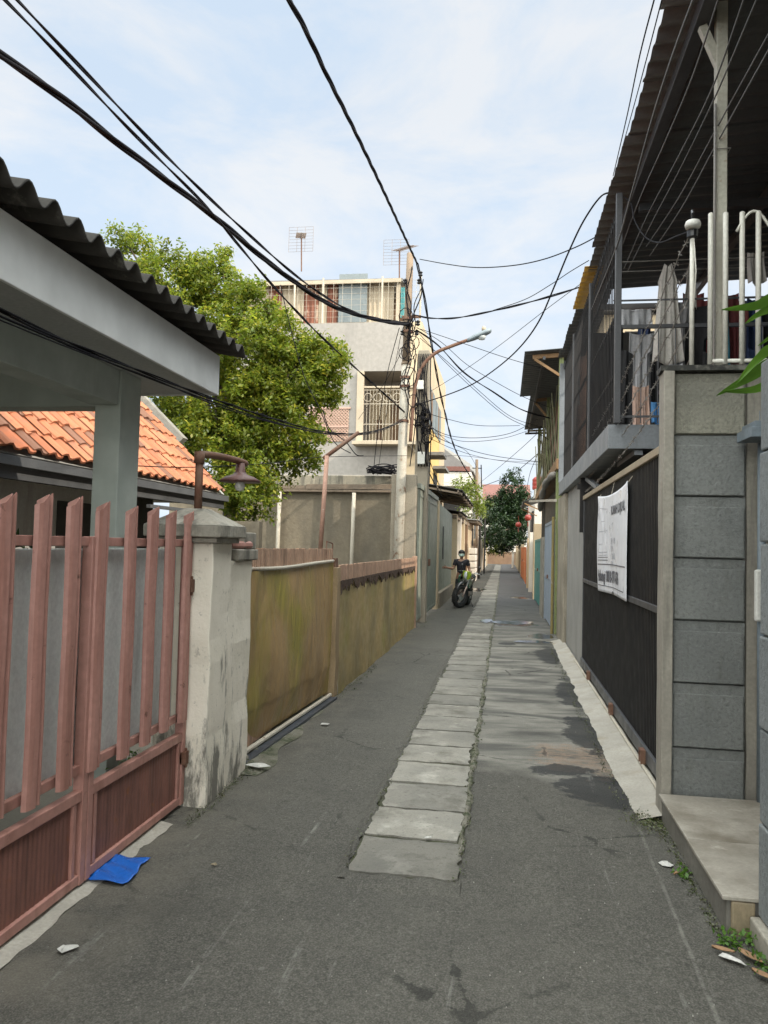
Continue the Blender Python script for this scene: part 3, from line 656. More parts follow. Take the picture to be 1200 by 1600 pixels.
MB().prism([(-4.02, 2.335), (-4.02 - rs, 2.335 + rs * SLP), (-9.2, 2.335 + rs * SLP), (-9.2, 2.2), (-4.2, 2.2)], 'y', RYA + 0.05, RYB - 0.06).build('gable', housewall, th)
MB().tube([(-4.0 - rs - 0.05, RYA, 2.36 + rs * SLP), (-4.0 - rs - 0.05, RYB, 2.36 + rs * SLP)], 0.11, 10).bar((-4.72, RYB + 0.02, 3.12), (-4.0 - rs, RYB + 0.02, 2.38 + rs * SLP), 0.16, 0.12).build('ridge', ridge_m, th)

# ------------------------------------------------------------------ foliage
def leaf_mesh(name, mat, parent, centers, size, seed, droop=0.3, aspect=0.5, per=1):
    rg = np.random.default_rng(seed); n = len(centers)
    c = np.asarray(centers, float)
    th_ = rg.uniform(0, 2*np.pi, n); el = rg.normal(-droop, 0.55, n)
    d = np.stack([np.cos(th_)*np.cos(el), np.sin(th_)*np.cos(el), np.sin(el)], 1)
    rnd = rg.normal(size=(n, 3)); rnd[:, 2] *= 0.4
    s = np.cross(d, np.array([0, 0, 1.0]) + rnd * 0.6); s /= np.linalg.norm(s, axis=1, keepdims=True) + 1e-9
    nn = np.cross(s, d)
    L_ = (size * rg.uniform(0.65, 1.3, n))[:, None]; w = L_ * aspect * 0.5
    p0 = c; p1 = c + d*L_*0.5 + s*w + nn*L_*0.04; p2 = c + d*L_ - nn*L_*0.10; p3 = c + d*L_*0.5 - s*w + nn*L_*0.04
    V = np.stack([p0, p1, p2, p3], 1).reshape(-1, 3) - np.array(wloc(parent))
    me = bpy.data.meshes.new(name); me.vertices.add(4*n); me.vertices.foreach_set('co', V.ravel())
    me.loops.add(4*n); me.loops.foreach_set('vertex_index', np.arange(4*n, dtype=np.int32))
    me.polygons.add(n); me.polygons.foreach_set('loop_start', np.arange(0, 4*n, 4, dtype=np.int32)); me.update(calc_edges=True)
    o = bpy.data.objects.new(name, me); COL.objects.link(o); o.parent = parent; me.materials.append(mat); return o
def crown_points(lobes, per, seed, twig=0.18):
    """leaves grouped in sprays: lobes (x,y,z,rx,ry,rz,sprays), each spray a short twig full of leaves"""
    rg = np.random.default_rng(seed); P = []; T = []
    for x, y, z, rx, ry, rz, ns in lobes:
        for _ in range(ns):
            v = rg.normal(size=3); v /= np.linalg.norm(v); q = rg.uniform(0.35, 1.0) ** 0.5
            c = np.array([x, y, z]) + v * np.array([rx, ry, rz]) * q
            dirv = v + np.array([0, 0, rg.uniform(-0.2, 0.9)]) + rg.normal(size=3) * 0.5; dirv /= np.linalg.norm(dirv)
            ln = twig * rg.uniform(0.6, 1.7); T.append((c, c + dirv * ln))
            m = int(per * rg.uniform(0.6, 1.4)); t = rg.uniform(0, 1, m)[:, None]
            P.append(c + dirv * ln * t + rg.normal(size=(m, 3)) * twig * 0.30)
    return np.concatenate(P), T
def limbs(base, tips, r0, seed, mid=None):
    b = MB(); r = random.Random(seed); base = Vector(base)
    for tp in tips:
        tp = Vector(tp); k = (mid and Vector(mid)) or base.lerp(tp, 0.4) + Vector((r.uniform(-.15, .15), r.uniform(-.15, .15), 0.2))
        pts = smoothpath([base, k, k.lerp(tp, 0.55) + Vector((r.uniform(-.2, .2), r.uniform(-.2, .2), r.uniform(-.1, .2))), tp], 4)
        n = len(pts); b.tube(pts, [r0 * (1 - 0.85 * i / (n - 1)) for i in range(n)], 6)
    return b
def tree(name, label, base, fork, lobes, per, seed, mat, size, r0, group=None, twig=0.18, aspect=0.5):
    t = thing(name, label, 'tree', base, 0, group)
    MB().tube(smoothpath([base, (base[0]*.7+fork[0]*.3+.05, base[1]*.7+fork[1]*.3, base[2]*.5+fork[2]*.5), fork], 5), [r0 * (1.25 - 0.5 * k / 10) for k in range(11)], 10).build('trunk', bark, t, smooth=True)
    P, T = crown_points(lobes, per, seed, twig)
    limbs(fork, [l[:3] for l in lobes], r0 * 0.55, seed).build('limbs', bark, t, smooth=True)
    leaf_mesh('crown', mat, t, P, size, seed, aspect=aspect)
    return t
def lob(u, v, Y, r, rz, n, ry=None):
    p = at(u, v, y=Y); k = Y / 1200.0
    return (p.x, p.y, p.z, r * k, (ry or r) * k, rz * k, n)
T1 = [lob(215, 405, 12.5, 34, 38, 26), lob(195, 375, 12.5, 14, 22, 8), lob(262, 440, 12.6, 60, 45, 80), lob(325, 442, 12.8, 54, 34, 80), lob(380, 482, 12.6, 42, 42, 76), lob(300, 520, 12.4, 80, 62, 120),
      lob(430, 535, 12.3, 44, 42, 70), lob(385, 560, 12.2, 75, 60, 110), lob(500, 562, 12.4, 32, 26, 52), lob(512, 600, 12.4, 18, 24, 22), lob(455, 600, 12.3, 62, 52, 90),
      lob(320, 610, 12.0, 78, 60, 100), lob(430, 655, 12.1, 72, 50, 95), lob(350, 680, 11.9, 82, 52, 110), lob(285, 670, 11.9, 55, 45, 60), lob(468, 700, 12.2, 46, 36, 46),
      lob(400, 715, 12.0, 60, 42, 70), lob(388, 770, 11.3, 34, 44, 60), lob(350, 745, 11.5, 30, 25, 30), lob(240, 470, 12.4, 45, 40, 50), lob(410, 625, 12.0, 60, 45, 70), lob(462, 572, 12.2, 40, 36, 50), lob(345, 412, 12.8, 20, 16, 10)]
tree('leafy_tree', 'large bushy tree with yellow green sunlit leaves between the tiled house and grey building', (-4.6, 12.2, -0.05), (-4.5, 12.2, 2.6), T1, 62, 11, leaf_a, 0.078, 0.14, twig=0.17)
fern = thing('fern_bush', 'dark green fern behind the salmon gate at the left edge', 'plant', (-2.75, 3.3, 1.0))
P, T = crown_points([(-2.75, 3.3, 1.55, 0.16, 0.14, 0.25, 40), (-2.7, 3.7, 1.45, 0.2, 0.2, 0.15, 24)], 22, 5, 0.12)
leaf_mesh('fronds', leaf_b, fern, P, 0.09, 5, aspect=0.28)
MB().tube([(-2.75, 3.3, 1.0), (-2.74, 3.32, 1.5)], 0.02, 6).lathe((-2.75, 3.3, 0.0), [(0.12, -0.02), (0.16, 0.9), (0.18, 1.0), (0.15, 1.0)], 14).build('pot', cap_m, fern)

# ------------------------------------------------------------------ brown gates
bg1 = thing('sheeted_gate', 'brown sliding gate hung with a sagging stained plastic sheet, left of the brown post', 'gate', (-1.9, 7, 0))
def xg(y): return -1.985 + (y - 5.5) * 0.055
def crest(ya, yb, zb, zt, fx, name, parent, n):
    b = MB(); r = random.Random(n); w = (yb - ya) / n
    for k in range(n):
        y = ya + k * w; t = zt + r.uniform(-.006, .006)
        b.box(fx(y) - 0.012, fx(y) + 0.012 + r.uniform(0, .006), y + w*0.06, y + w*0.94, zb, t)
    return b.build(name, crest_m, parent)
crest(5.44, 8.14, 1.45, 1.60, xg, 'slat_crest', bg1, 62)
MB().tube(smoothpath([(xg(5.44)+.03, 5.44, 1.445), (xg(6.5)+.035, 6.5, 1.435), (xg(7.5)+.035, 7.5, 1.46), (xg(8.1)+.03, 8.1, 1.47)], 5), 0.018, 8).build('top_rail', railwhite, bg1, smooth=True)
def sheet1(u, v):
    y = 5.42 + u * 2.74; z = 0.06 + v * 1.38
    bag = math.sin(u * math.pi) * math.sin(v * math.pi)
    x = xg(y) + 0.02 + 0.05 * bag + 0.012 * math.sin(u*16 + v*7) * bag + 0.035*math.exp(-((u-.06-0.1*v)/.035)**2)*v + 0.012*math.sin(u*34+math.sin(v*5)*2)*math.exp(-((v-.2)/.15)**2)
    if v < 0.25: x -= 0.03 * (1 - v / 0.25) * (1 if v < 0.19 else 0.3)
    return (x, y, z - 0.02 * math.sin(u * 5) * v)
MB().grid(sheet1, 90, 60).build('plastic_sheet', brownsheet, bg1, smooth=True)
box('lower_board', crest_m, bg1, xg(6.5)-0.07, xg(6.5)-0.03, 5.42, 8.12, 0.04, 1.44)
MB().tube([(xg(5.45)+.04, 5.45, 0.045), (xg(8.1)+.04, 8.1, 0.045)], 0.02, 8).build('bottom_pipe', railwhite, bg1)
tk = MB().bar((xg(5.4)+0.10, 5.4, 0.01), (xg(8.1)+0.08, 8.1, 0.01), 0.07, 0.03); tag(tk.build('gate_track', track_m, loc=(-1.85, 6.7, 0)), 'blue grey steel track on the ground before the brown sheeted gate', 'gate track')
pst = thing('gate_post', 'narrow tan rendered post between the two brown gates', 'post', (-1.82, 8.2, 0))
rough_box(-1.90, -1.77, 8.15, 8.32, -0.03, 1.40, 0.004, 6, 6).build('shaft', M('tan_render', (0.34, 0.245, 0.14), (0.27, 0.19, 0.105), sc=2, grime=(0.13, 0.10, 0.05)), pst, bevel=0.006)
MB().tube([(-1.84, 8.18, 1.40), (-1.84, 8.18, 1.66), (-1.84, 7.9, 1.68), (-1.84, 7.88, 1.5)], 0.008, 6).box(-1.87, -1.80, 8.17, 8.30, 1.40, 1.50).build('latch_bracket', rustpipe, pst)
bg2 = thing('slatted_fence', 'brown slat topped sheet fence with a ragged rusty band, right of the brown post', 'fence', (-1.8, 11, 0))
def xh(y): return -1.80
crest(8.33, 15.6, 1.24, 1.42, xh, 'slat_crest', bg2, 100)
def torn(u, v):
    y = 8.33 + u * 7.25; return (-1.772 + 0.012*math.sin(y*31) , y, 1.25 - v * (0.085 + 0.03*math.sin(y*13) + 0.03*math.sin(y*37+1) + 0.02*math.sin(y*71)))
MB().grid(torn, 240, 2).build('torn_band', tornrust, bg2, solid=0.008)
def sheet2(u, v):
    y = 8.33 + u * 7.25; z = -0.02 + v * 1.25
    return (-1.79 + 0.010*math.sin(y*3.3+z) + 0.006*math.sin(y*9) + 0.02*(1-v)**3, y, z)
MB().grid(sheet2, 120, 16).build('lower_sheet', M('tan_brown_sheet', (0.45, 0.32, 0.145), (0.31, 0.235, 0.10), sc=0.9, fine=12, rough=0.5, bump=0.25, bsc=9, bdist=0.02, grime=(0.17, 0.135, 0.06), gst=(1, 0.9, 0.8), gth=(0.46, 0.66), gsc=1.1, spot=(0.26, 0.23, 0.05), ssc=1.3, sth=(0.52, 0.70)), bg2, smooth=True)
box('end_post', crest_m, bg2, -1.83, -1.74, 15.55, 15.65, -0.03, 1.45)
pk = thing('pipe_bracket', 'thin rusty pink pipe with a slanting arm rising behind the brown gate', 'pipe', tuple(at(498, 868, y=9.0)))
MB().tube([at(500, 868, y=9.0), at(511, 712, y=9.0)], 0.028, 8).build('upright', M('faded_pink_pipe', (0.45, 0.27, 0.20), (0.36, 0.21, 0.155), spot=(0.5, 0.45, 0.38), ssc=6), pk, smooth=True)
MB().tube([at(506, 716, y=9.0), at(560, 676, y=9.3)], 0.026, 8).build('arm', rustpipe, pk, smooth=True)

# ------------------------------------------------------------------ cement wall with pipes, doors
cw = thing('cement_wall', 'rough unpainted cement wall with a stained coping behind the brown gates', 'wall', (-4, 16.5, 0))
MB().box(-7.5, -2.32, 16.42, 16.62, -0.05, 2.86).build('wall_face', cement, cw)
MB().box(-7.5, -2.32, 16.36, 16.66, 2.92, 3.16).build('coping', coping, cw, bevel=0.015)
rough_box(-2.318, -1.80, 15.70, 15.90, -0.05, 3.13, 0.006, 9).build('end_pier', concpole, cw, bevel=0.012)
MB().bar((-7.4, 16.37, 2.88), (-4.2, 16.37, 2.885), 0.07, 0.075).bar((-4.3, 16.34, 2.90), (-2.33, 16.34, 2.915), 0.06, 0.11).bar((-7.4, 16.34, 2.80), (-2.33, 16.34, 2.82), 0.05, 0.05).build('timber_rail', lumber, cw, bevel=0.004)
for (u, lab) in ((437, 'left'), (553, 'right')):
    p = at(u, 780, y=16.33)
    q = MB().tube([(p.x, 16.33, 2.78), (p.x - 0.03, 16.33, 0.2)], 0.045, 8)
    tag(q.build('wall_pipe', railwhite, loc=(p.x, 16.33, 0.2), smooth=True), 'pale pipe standing against the cement wall, %s of the two' % lab, 'pipe', 'pale pipes on the cement wall')
dn = thing('steel_doors', 'tall grey green sheet steel double door beside the cement pier', 'door', (-1.76, 18, 0))
for a, b in ((15.95, 18.10), (18.12, 20.35)):
    d_ = MB().box(-1.80, -1.76, a, b, 0.10, 2.86)
    for y in (a + 0.03, b - 0.07): d_.box(-1.76, -1.748, y, y + 0.04, 0.12, 2.84)
    for z in (0.14, 2.70): d_.box(-1.76, -1.748, a + .08, b - .08, z, z + 0.05)
    d_.build('door_leaf', doorgreen, dn, bevel=0.006)
box('lintel', doorgreen, dn, -1.83, -1.73, 15.93, 20.35, 2.865, 2.97)
build_each(MB().box(-1.748, -1.71, 18.02, 18.06, 1.20, 1.36).box(-1.748, -1.71, 18.16, 18.20, 1.20, 1.36), 'handle', rustpipe, dn)
MB().box(-1.84, -1.72, 20.37, 20.75, -0.03, 2.90).build('jamb', bcream, dn)
sw = thing('sheet_fence', 'grey green sheet fence panel with a narrow dark slot on a cement plinth', 'fence', (-1.75, 23, 0))
MB().grid(lambda u, v: (-1.76 + 0.012*math.sin(u*5.4*20), 20.77 + 5.45*u, 0.42 + v*(2.43 - 0.1*u)), 260, 1).build('sheet', doorgreen, sw, solid=0.004)
MB().box(-1.85, -1.68, 20.77, 26.2, -0.03, 0.40).build('plinth', cement, sw, bevel=0.01)
box('slot', darkvoid, sw, -1.742, -1.735, 22.2, 22.5, 1.3, 2.25)

def awning(label, x0, x1, y0, y1, zin, zout, mat, group='awnings over the left side of the alley'):
    t = thing('awning', label, 'awning', (x0, (y0+y1)/2, zin), 0, group)
    MB().grid(lambda u, v: (x0 + (x1-x0)*v, y0 + (y1-y0)*u, zin + (zout-zin)*v + 0.02*math.sin(u*(y1-y0)*2*math.pi/0.2)), int((y1-y0)*18), 2).build('roof_sheet', mat, t, solid=0.012)
    b = MB()
    for v in (0.05, 0.5, 0.92): b.bar((x0 + (x1-x0)*v, y0, zin + (zout-zin)*v - 0.06), (x0 + (x1-x0)*v, y1, zin + (zout-zin)*v - 0.06), 0.05, 0.06)
    k = y0 + 0.1
    while k < y1: b.bar((x0, k, zin - 0.11), (x1, k, zout - 0.11), 0.05, 0.06); k += 1.6
    b.build('rafter_frame', lumber, t); return t
awning('large dark corrugated awning projecting beyond the grey green sheet fence', -2.9, -1.32, 24.2, 33.5, 3.72, 3.45, asbestos)
awning('lower dark corrugated awning over the cream vented wall', -2.7, -1.42, 26.5, 31, 3.02, 2.86, asbestos)
awning('small grey awning over the block pillar further down the left side', -2.6, -1.15, 36.5, 43, 3.05, 2.95, greyroof)
cwall = thing('vented_wall', 'sunlit cream wall with rows of small vent openings behind the motorcyclist', 'wall', (-1.75, 30, 0))
b = MB(); b.box(-2.0, -1.75, 26.25, 36, -0.03, 2.62)
b.build('wall_face', bcream, cwall)
b = MB()
for y in (27.0, 28.1, 29.3, 30.5, 31.7, 33.0):
    for z in (1.78, 2.20): b.box(-1.752, -1.74, y, y + 0.6, z, z + 0.27)
build_each(b, 'vent_opening', darkvoid, cwall)
for y, mt in ((26.3, bcream), (28.7, whitewall), (31.3, bcream), (34, brownwood)):
    MB().box(-1.76, -1.58, y, y + 0.3, -0.03, 2.78).build('column', mt, cwall, bevel=0.01)
box('top_beam', lumber, cwall, -1.80, -1.60, 26.25, 36, 2.64, 2.76)
bp = thing('block_pillar', 'pale rusticated block pillar beside the thin black pole', 'pillar', (-1.4, 40, 0))
for k in range(5): box('stone_block', whitewall, bp, -2.0, -1.36, 38.6, 40.6, -0.03 + k*0.34, 0.27 + k*0.34, bevel=0.03)
MB().box(-2.1, -1.7, 36.6, 44, -0.03, 2.95).build('back_wall', bcream, bp)
box('window', darkvoid, bp, -1.69, -1.685, 41.5, 43.2, 1.75, 2.7)
tag(MB().tube([(-1.28, 41.4, 0), (-1.27, 41.4, 3.1)], 0.06, 8).build('awning_pole', darkvoid, loc=(-1.28, 41.4, 0)), 'thin black pole under the small grey awning beside the block pillar', 'pole')
pw = thing('pillared_wall', 'low far wall with cream pillars leading to the end of the alley', 'wall', (-1.6, 55, 0))
MB().box(-1.9, -1.65, 44, 78, -0.03, 1.9).build('wall_face', oldbrick, pw)
for k, y in enumerate((44.5, 48, 52, 56.5, 61, 66, 72)): MB().box(-1.75, -1.5, y, y + 0.55, -0.03, 2.15 + 0.25*(k % 2)).build('pillar', whitewall if k % 2 else bcream, pw, bevel=0.02)

# ------------------------------------------------------------------ three storey building
bd = thing('grey_building', 'three storey grey building with a fenced roof terrace behind the leafy tree', 'building', (-5, 24, 0))
BY, XL, XR = 24.0, -9.5, -2.68
b = MB()
b.box(XL, -4.62, BY, 34, -0.05, 8.80)               # left mass
b.box(-4.618, XR-0.42, BY, 34, -0.05, 4.95)         # below the balcony
b.box(-4.618, XR-0.42, BY, 34, 7.22, 8.80)          # above the balcony
b.box(-4.618, XR-0.42, 25.6, 34, 4.952, 7.218)      # behind the balcony
b.build('front_wall', bgrey, bd)
MB().box(XR-0.418, XR, BY-0.003, 34, -0.05, 8.79).build('side_wall', bcream, bd)
MB().box(XR+0.001, XR+0.03, 25.0, 31.0, 2.2, 6.0).build('yellow_panel', byellow, bd)
b = MB()
for k in range(8): b.box(XR+0.002, XR+0.045 + 0.02*(k % 2), 25.4 + k*0.72, 26.08 + k*0.72, 5.9, 7.3 - 0.02*k)
b.build('clad_panel', bluesheet, bd)
build_each(MB().box(XR+0.002, XR+0.05, 27.0, 28.0, 5.95, 7.2).box(XR+0.002, XR+0.05, 30.0, 30.9, 5.95, 7.15), 'brown_panel', brownwood, bd)
build_each(MB().box(XR+0.005, XR+0.62, 25.8, 27.2, 4.75, 4.86).box(XR+0.005, XR+0.5, 28.4, 30.2, 4.55, 4.66), 'window_hood', greyroof, bd)
build_each(MB().box(XR+0.032, XR+0.06, 26.0, 27.0, 3.3, 4.6).box(XR+0.032, XR+0.06, 28.6, 30.0, 3.2, 4.4), 'side_window', darkvoid, bd)
# balcony
MB().box(-4.72, -4.50, BY-0.12, BY-0.001, 4.85, 7.20).box(-4.50, XR-0.05, BY-0.08, BY-0.001, 6.66, 6.72).build('balcony_frame', creamboard, bd, bevel=0.01)
MB().box(-4.60, -3.12, 25.585, 25.599, 4.953, 7.0).build('balcony_back', bcream, bd)
MB().box(-3.85, -3.45, 25.55, 25.584, 4.953, 6.6).box(-4.35, -4.15, 25.52, 25.584, 5.0, 5.9).build('balcony_door', brownwood, bd)
b = MB(); zg0, zg1 = 4.97, 6.60
for k in range(15): x = -4.5 + k * 0.105; b.tube([(x, BY-0.04, zg0), (x, BY-0.04, zg1)], 0.007, 5)
for z in (zg0, 5.5, 6.15, zg1): b.tube([(-4.52, BY-0.04, z), (-3.0, BY-0.04, z)], 0.014, 5)
for k in range(5):
    c = (-4.36 + k * 0.31, BY-0.05, 6.36); b.tube([(c[0] + 0.13*math.cos(t*math.pi/6), c[1], c[2] + 0.13*math.sin(t*math.pi/6)) for t in range(13)], 0.011, 5)
b.build('grille', wire_m, bd)
MB().box(-4.75, -2.5, BY-0.55, BY-0.002, 4.80, 4.90).bar((-2.95, BY-0.5, 4.8), (-2.55, BY-0.05, 4.35), 0.04, 0.05).build('balcony_ledge', creamboard, bd)
b = MB()
lx0, lx1, lz0, lz1 = -6.35, -4.98, 4.95, 6.0; n = 13
for k in range(-n, n + 1):
    for s_ in (1, -1):
        pts = []
        xa = lx0 + (lx1 - lx0) * k / n
        for q in range(0, 21):
            z = lz0 + (lz1 - lz0) * q / 20; x = xa + s_ * (z - lz0) + (0 if s_ > 0 else (lz1 - lz0))
            if lx0 <= x <= lx1: pts.append((x, BY-0.03, z))
        if len(pts) > 2: b.tube([pts[0], pts[-1]], 0.018, 4)
b.box(lx0-.06, lx1+.06, BY-0.06, BY-0.002, lz1, lz1+0.05); b.box(lx0, lx1, BY-0.06, BY-0.002, 5.40, 5.46)
b.build('lattice_screen', brick_lat, bd)
MB().box(lx0, lx1, BY-0.012, BY-0.002, lz0, lz1).build('lattice_back', creamboard, bd)
# roof terrace
b = MB(); zt0, zt1 = 8.82, 10.15
x = -8.6
while x < -2.75: b.tube([(x, BY+0.03, zt0), (x, BY+0.03, zt1 + 0.05)], 0.0055, 4); x += 0.30
for k in range(8): b.tube([(-8.6, BY+0.03, zt0 + 0.19*k), (-2.75, BY+0.03, zt0 + 0.19*k)], 0.005, 4)
for xx in (-8.6, -6.9, -5.95, -4.0, -3.15, -2.76): b.tube([(xx, BY+0.02, zt0-.02), (xx, BY+0.02, 10.30)], 0.032, 6)
b.build('mesh_fence', wire_m, bd)
rg = MB()
for x0_, x1_, mt in ((-9.2, -8.0, creamboard), (-8.0, -7.55, rustsheet), (-7.55, -6.78, creamboard), (-6.76, -6.28, rustsheet), (-6.26, -5.98, creamboard), (-5.96, -5.62, rustsheet), (-5.60, -4.82, bluesheet), (-4.80, -3.72, creamboard)):
    MB().grid(lambda u, v, a=x0_, c=x1_: (a + (c-a)*u, BY+0.75+0.03*math.sin(u*(c-a)*40), 8.80 + v*1.52), 26, 1).build('terrace_sheet', mt, bd, solid=0.006)
MB().box(-5.55, -4.60, BY+0.60, BY+0.64, 9.0, 10.62).build('terrace_sheet', bluesheet, bd)
MB().add([(-9.4, BY+0.45, 10.33), (-3.4, BY+0.45, 10.28), (-3.4, BY+3, 10.52), (-9.4, BY+3, 10.62), (-9.4, BY+0.45, 10.43), (-3.4, BY+0.45, 10.38), (-3.4, BY+3, 10.62), (-9.4, BY+3, 10.72)],
         [(0,1,2,3),(4,5,6,7),(0,1,5,4),(1,2,6,5),(2,3,7,6),(3,0,4,7)]).build('terrace_roof', greyroof, bd)
MB().box(-9.4, -3.45, BY+0.40, BY+0.46, 10.24, 10.36).box(-3.62, -3.50, BY+0.55, BY+0.68, 8.8, 10.3).build('roof_edge', creamboard, bd)
MB().box(-9.4, -3.5, BY+2.6, BY+3.0, 8.8, 10.5).build('terrace_back', brownwood, bd)
b = MB().grid(lambda u, v: (-3.46 + 0.22*u, BY+0.55+0.03*math.sin(u*9), 9.1 + 1.0*v), 12, 1)
tag(b.build('hanging_cloth', M('teal_cloth', (0.12, 0.36, 0.36), (0.10, 0.31, 0.31)), loc=(-3.35, BY+.55, 9.1), solid=0.01), 'teal cloth hanging at the end of the roof terrace', 'cloth')
def antenna(u, v0, v1, label, dirx):
    p = at(u, v1, y=24.6); q = at(u, v0, y=24.6)
    t = thing('tv_antenna', label, 'antenna', (p.x, p.y, p.z), 0, 'rooftop antennas')
    MB().tube([(p.x, p.y, p.z), (q.x, p.y, q.z)], 0.022, 6).build('mast', rustpipe, t)
    b = MB(); b.tube([(q.x - .1*dirx, p.y, q.z), (q.x + .55*dirx, p.y - .7, q.z - .12)], 0.02, 6)
    for k in range(14):
        f = k / 13; c = Vector((q.x - .1*dirx + .65*dirx*f, p.y - .7*f, q.z - .12*f)); b.tube([c - Vector((.16, .04, 0)), c + Vector((.16, .04, 0))], 0.008, 4)
    b.build('elements', antenna_m, t)
    b = MB(); cx, cy, cz = q.x - .12*dirx, p.y + .1, q.z
    for k in range(9): b.tube([(cx - .42, cy, cz - .42 + k*.105), (cx + .42, cy, cz - .42 + k*.105)], 0.005, 4)
    for xx in (-.42, -.14, .14, .42): b.tube([(cx + xx, cy, cz - .42), (cx + xx, cy, cz + .42)], 0.006, 4)
    b.build('reflector_grid', antenna_m, t)
antenna(471, 372, 424, 'television antenna standing alone above the left part of the terrace roof', 0.35)
antenna(624, 392, 500, 'television antenna with a long boom beside the top of the utility pole', 1.0)

# ------------------------------------------------------------------ utility pole, concrete post, lamp
PB, PT = at(622, 872, y=15.6), at(641, 396, y=15.6)
def pol(v):
    f = (v - 872) / (396 - 872); return PB.lerp(PT, f)
up = thing('utility_pole', 'tall leaning utility pole, white below and brown above, carrying all the cables', 'pole', (PB.x - .06, PB.y, 0))
base = PB + (PB - PT).normalized() * 1.45
pm = pol(570)
MB().tube([base, pol(730), pol(640), pm], [0.105, 0.10, 0.092, 0.085], 14).build('lower_shaft', polewhite, up, smooth=True)
MB().tube([pm, pol(480), PT], [0.082, 0.078, 0.07], 14).tube([pol(572), pol(568)], 0.095, 14).build('upper_shaft', polebrown, up, smooth=True)
b = MB()
for v in (606, 500, 520, 660, 592): c = pol(v); b.tube([c - Vector((0, 0, .025)), c + Vector((0, 0, .025))], 0.112, 14)
b.bar(pol(497) - Vector((.12, 0.02, 0)), pol(497) + Vector((.28, -.02, 0)), .05, .05)
build_each(b, 'clamp', rustpipe, up)
b = MB()
for du, v in ((14, 440), (16, 428), (-8, 440), (12, 505), (10, 520), (-12, 520)):
    c = at(641 + du, v, y=15.55); b.lathe((c.x, c.y, c.z), [(.03, -.05), (.05, -.03), (.03, 0), (.05, .03), (.02, .06)], 8)
build_each(b, 'insulator', blackpl, up)
# cable clutter bundled down the pole
b = MB(); r = random.Random(5)
for k in range(10):
    pts = []; o = r.uniform(-.10, .22); q = r.uniform(-.12, .1); va = r.choice((420, 440, 500, 510, 560)); vb = va + r.uniform(60, 210)
    for i in range(9):
        f = i / 8; c = pol(va + (vb - va) * f) if va + (vb-va)*f < 872 else pol(860)
        pts.append(c + Vector((o * (1 - 0.7 * f) + 0.05 * math.sin(f * 7 + k) + 0.06, -0.10 + q * f, 0)))
    b.tube(smoothpath(pts, 3), r.uniform(.007, .014), 5)
for k in range(10):
    c = pol(r.uniform(480, 640)) + Vector((r.uniform(-.1, .22), -.12, 0)); R_ = r.uniform(.07, .16)
    b.tube([c + Vector((R_*math.cos(t*.6), -.02*t/6, R_*1.3*math.sin(t*.6))) for t in range(12)], .009, 5)
b.build('cable_clutter', cable_m, up, smooth=True)
cpst = thing('concrete_post', 'shorter square concrete post wrapped in cables right behind the utility pole', 'post', (-1.79, 16.9, 0))
MB().prism([(-2.0, -.05), (-1.66, -.05), (-1.70, 6.0), (-1.94, 6.0)], 'y', 16.75, 17.05).build('shaft', concpole, cpst, bevel=0.015)
b = MB()
for k in range(12):
    z = r.uniform(3.9, 4.9); c = Vector((-1.83 + r.uniform(-.15, .15), 16.68, z)); R_ = r.uniform(.06, .17)
    b.tube([c + Vector((R_*math.cos(t*.55), -.05*math.sin(t*2.1), R_*1.5*math.sin(t*.55))) for t in range(13)], .013, 5)
for k in range(9):
    x = -1.98 + k*.04; b.tube(smoothpath([(x, 16.70, 5.9), (x + r.uniform(-.08, .08), 16.68, 5.2), (x + r.uniform(-.05, .12), 16.68, 4.4), (x + r.uniform(-.1, .15), 16.68, 3.4)], 4), .012, 5)
b.build('cable_tangle', cable_m, cpst, smooth=True)
build_each(MB().box(-1.90, -1.74, 16.64, 16.748, 3.45, 3.72).box(-1.95, -1.80, 16.64, 16.748, 5.1, 5.3), 'junction_box', lightbox_m, cpst, bevel=0.01)
sl_ = thing('street_lamp', 'street lamp on a curved rusty arm leaning over the alley from the utility pole', 'street lamp', (-1.92, 15.6, 4.0))
arm = [at(641, 690, y=15.5), at(645, 640, y=15.5), at(649, 602, y=15.5), at(660, 572, y=15.5), at(680, 552, y=15.5), at(705, 541, y=15.5), at(735, 530, y=15.5)]
MB().tube(smoothpath(arm, 5), 0.036, 10).build('arm', rustpipe, sl_, smooth=True)
a0, a1 = at(730, 533, y=15.5), at(768, 517, y=15.5); dv = (a1 - a0)
hb = MB()
sec = []
for f, w, h in ((0, .05, .05), (.12, .07, .06), (.3, .10, .075), (.75, .12, .08), (.95, .09, .06), (1, .04, .03)):
    c = a0 + dv * f; sec.append([c + Vector((0, w*math.cos(t*math.pi/5), h*math.sin(t*math.pi/5) * (1.0 if math.sin(t*math.pi/5) > 0 else .6))) for t in range(10)])
vs = [p for s_ in sec for p in s_]; fs = [(i*10+k, i*10+(k+1) % 10, (i+1)*10+(k+1) % 10, (i+1)*10+k) for i in range(5) for k in range(10)]
hb.add(vs, fs + [tuple(range(9, -1, -1)), tuple(50 + k for k in range(10))]); hb.build('lamp_head', lamp_grey, sl_, smooth=True)
c = a0 + dv * .68
MB().lathe((c.x, c.y, c.z + .07), [(.04, 0), (.045, .05), (.03, .09), (0, .1)], 10).build('photocell', creamboard, sl_, smooth=True)
c = a0 + dv * .6
MB().lathe((c.x, c.y, c.z - .02), [(.0, -.09), (.06, -.075), (.085, -.03), (.085, 0)], 12).build('lamp_glass', glassm, sl_, smooth=True)
cc = at(601, 755, y=16.2); b = MB(); RND_c = [(RND.uniform(-.12, .12), RND.uniform(0, .03), RND.uniform(.08, .45)) for _ in range(14)]
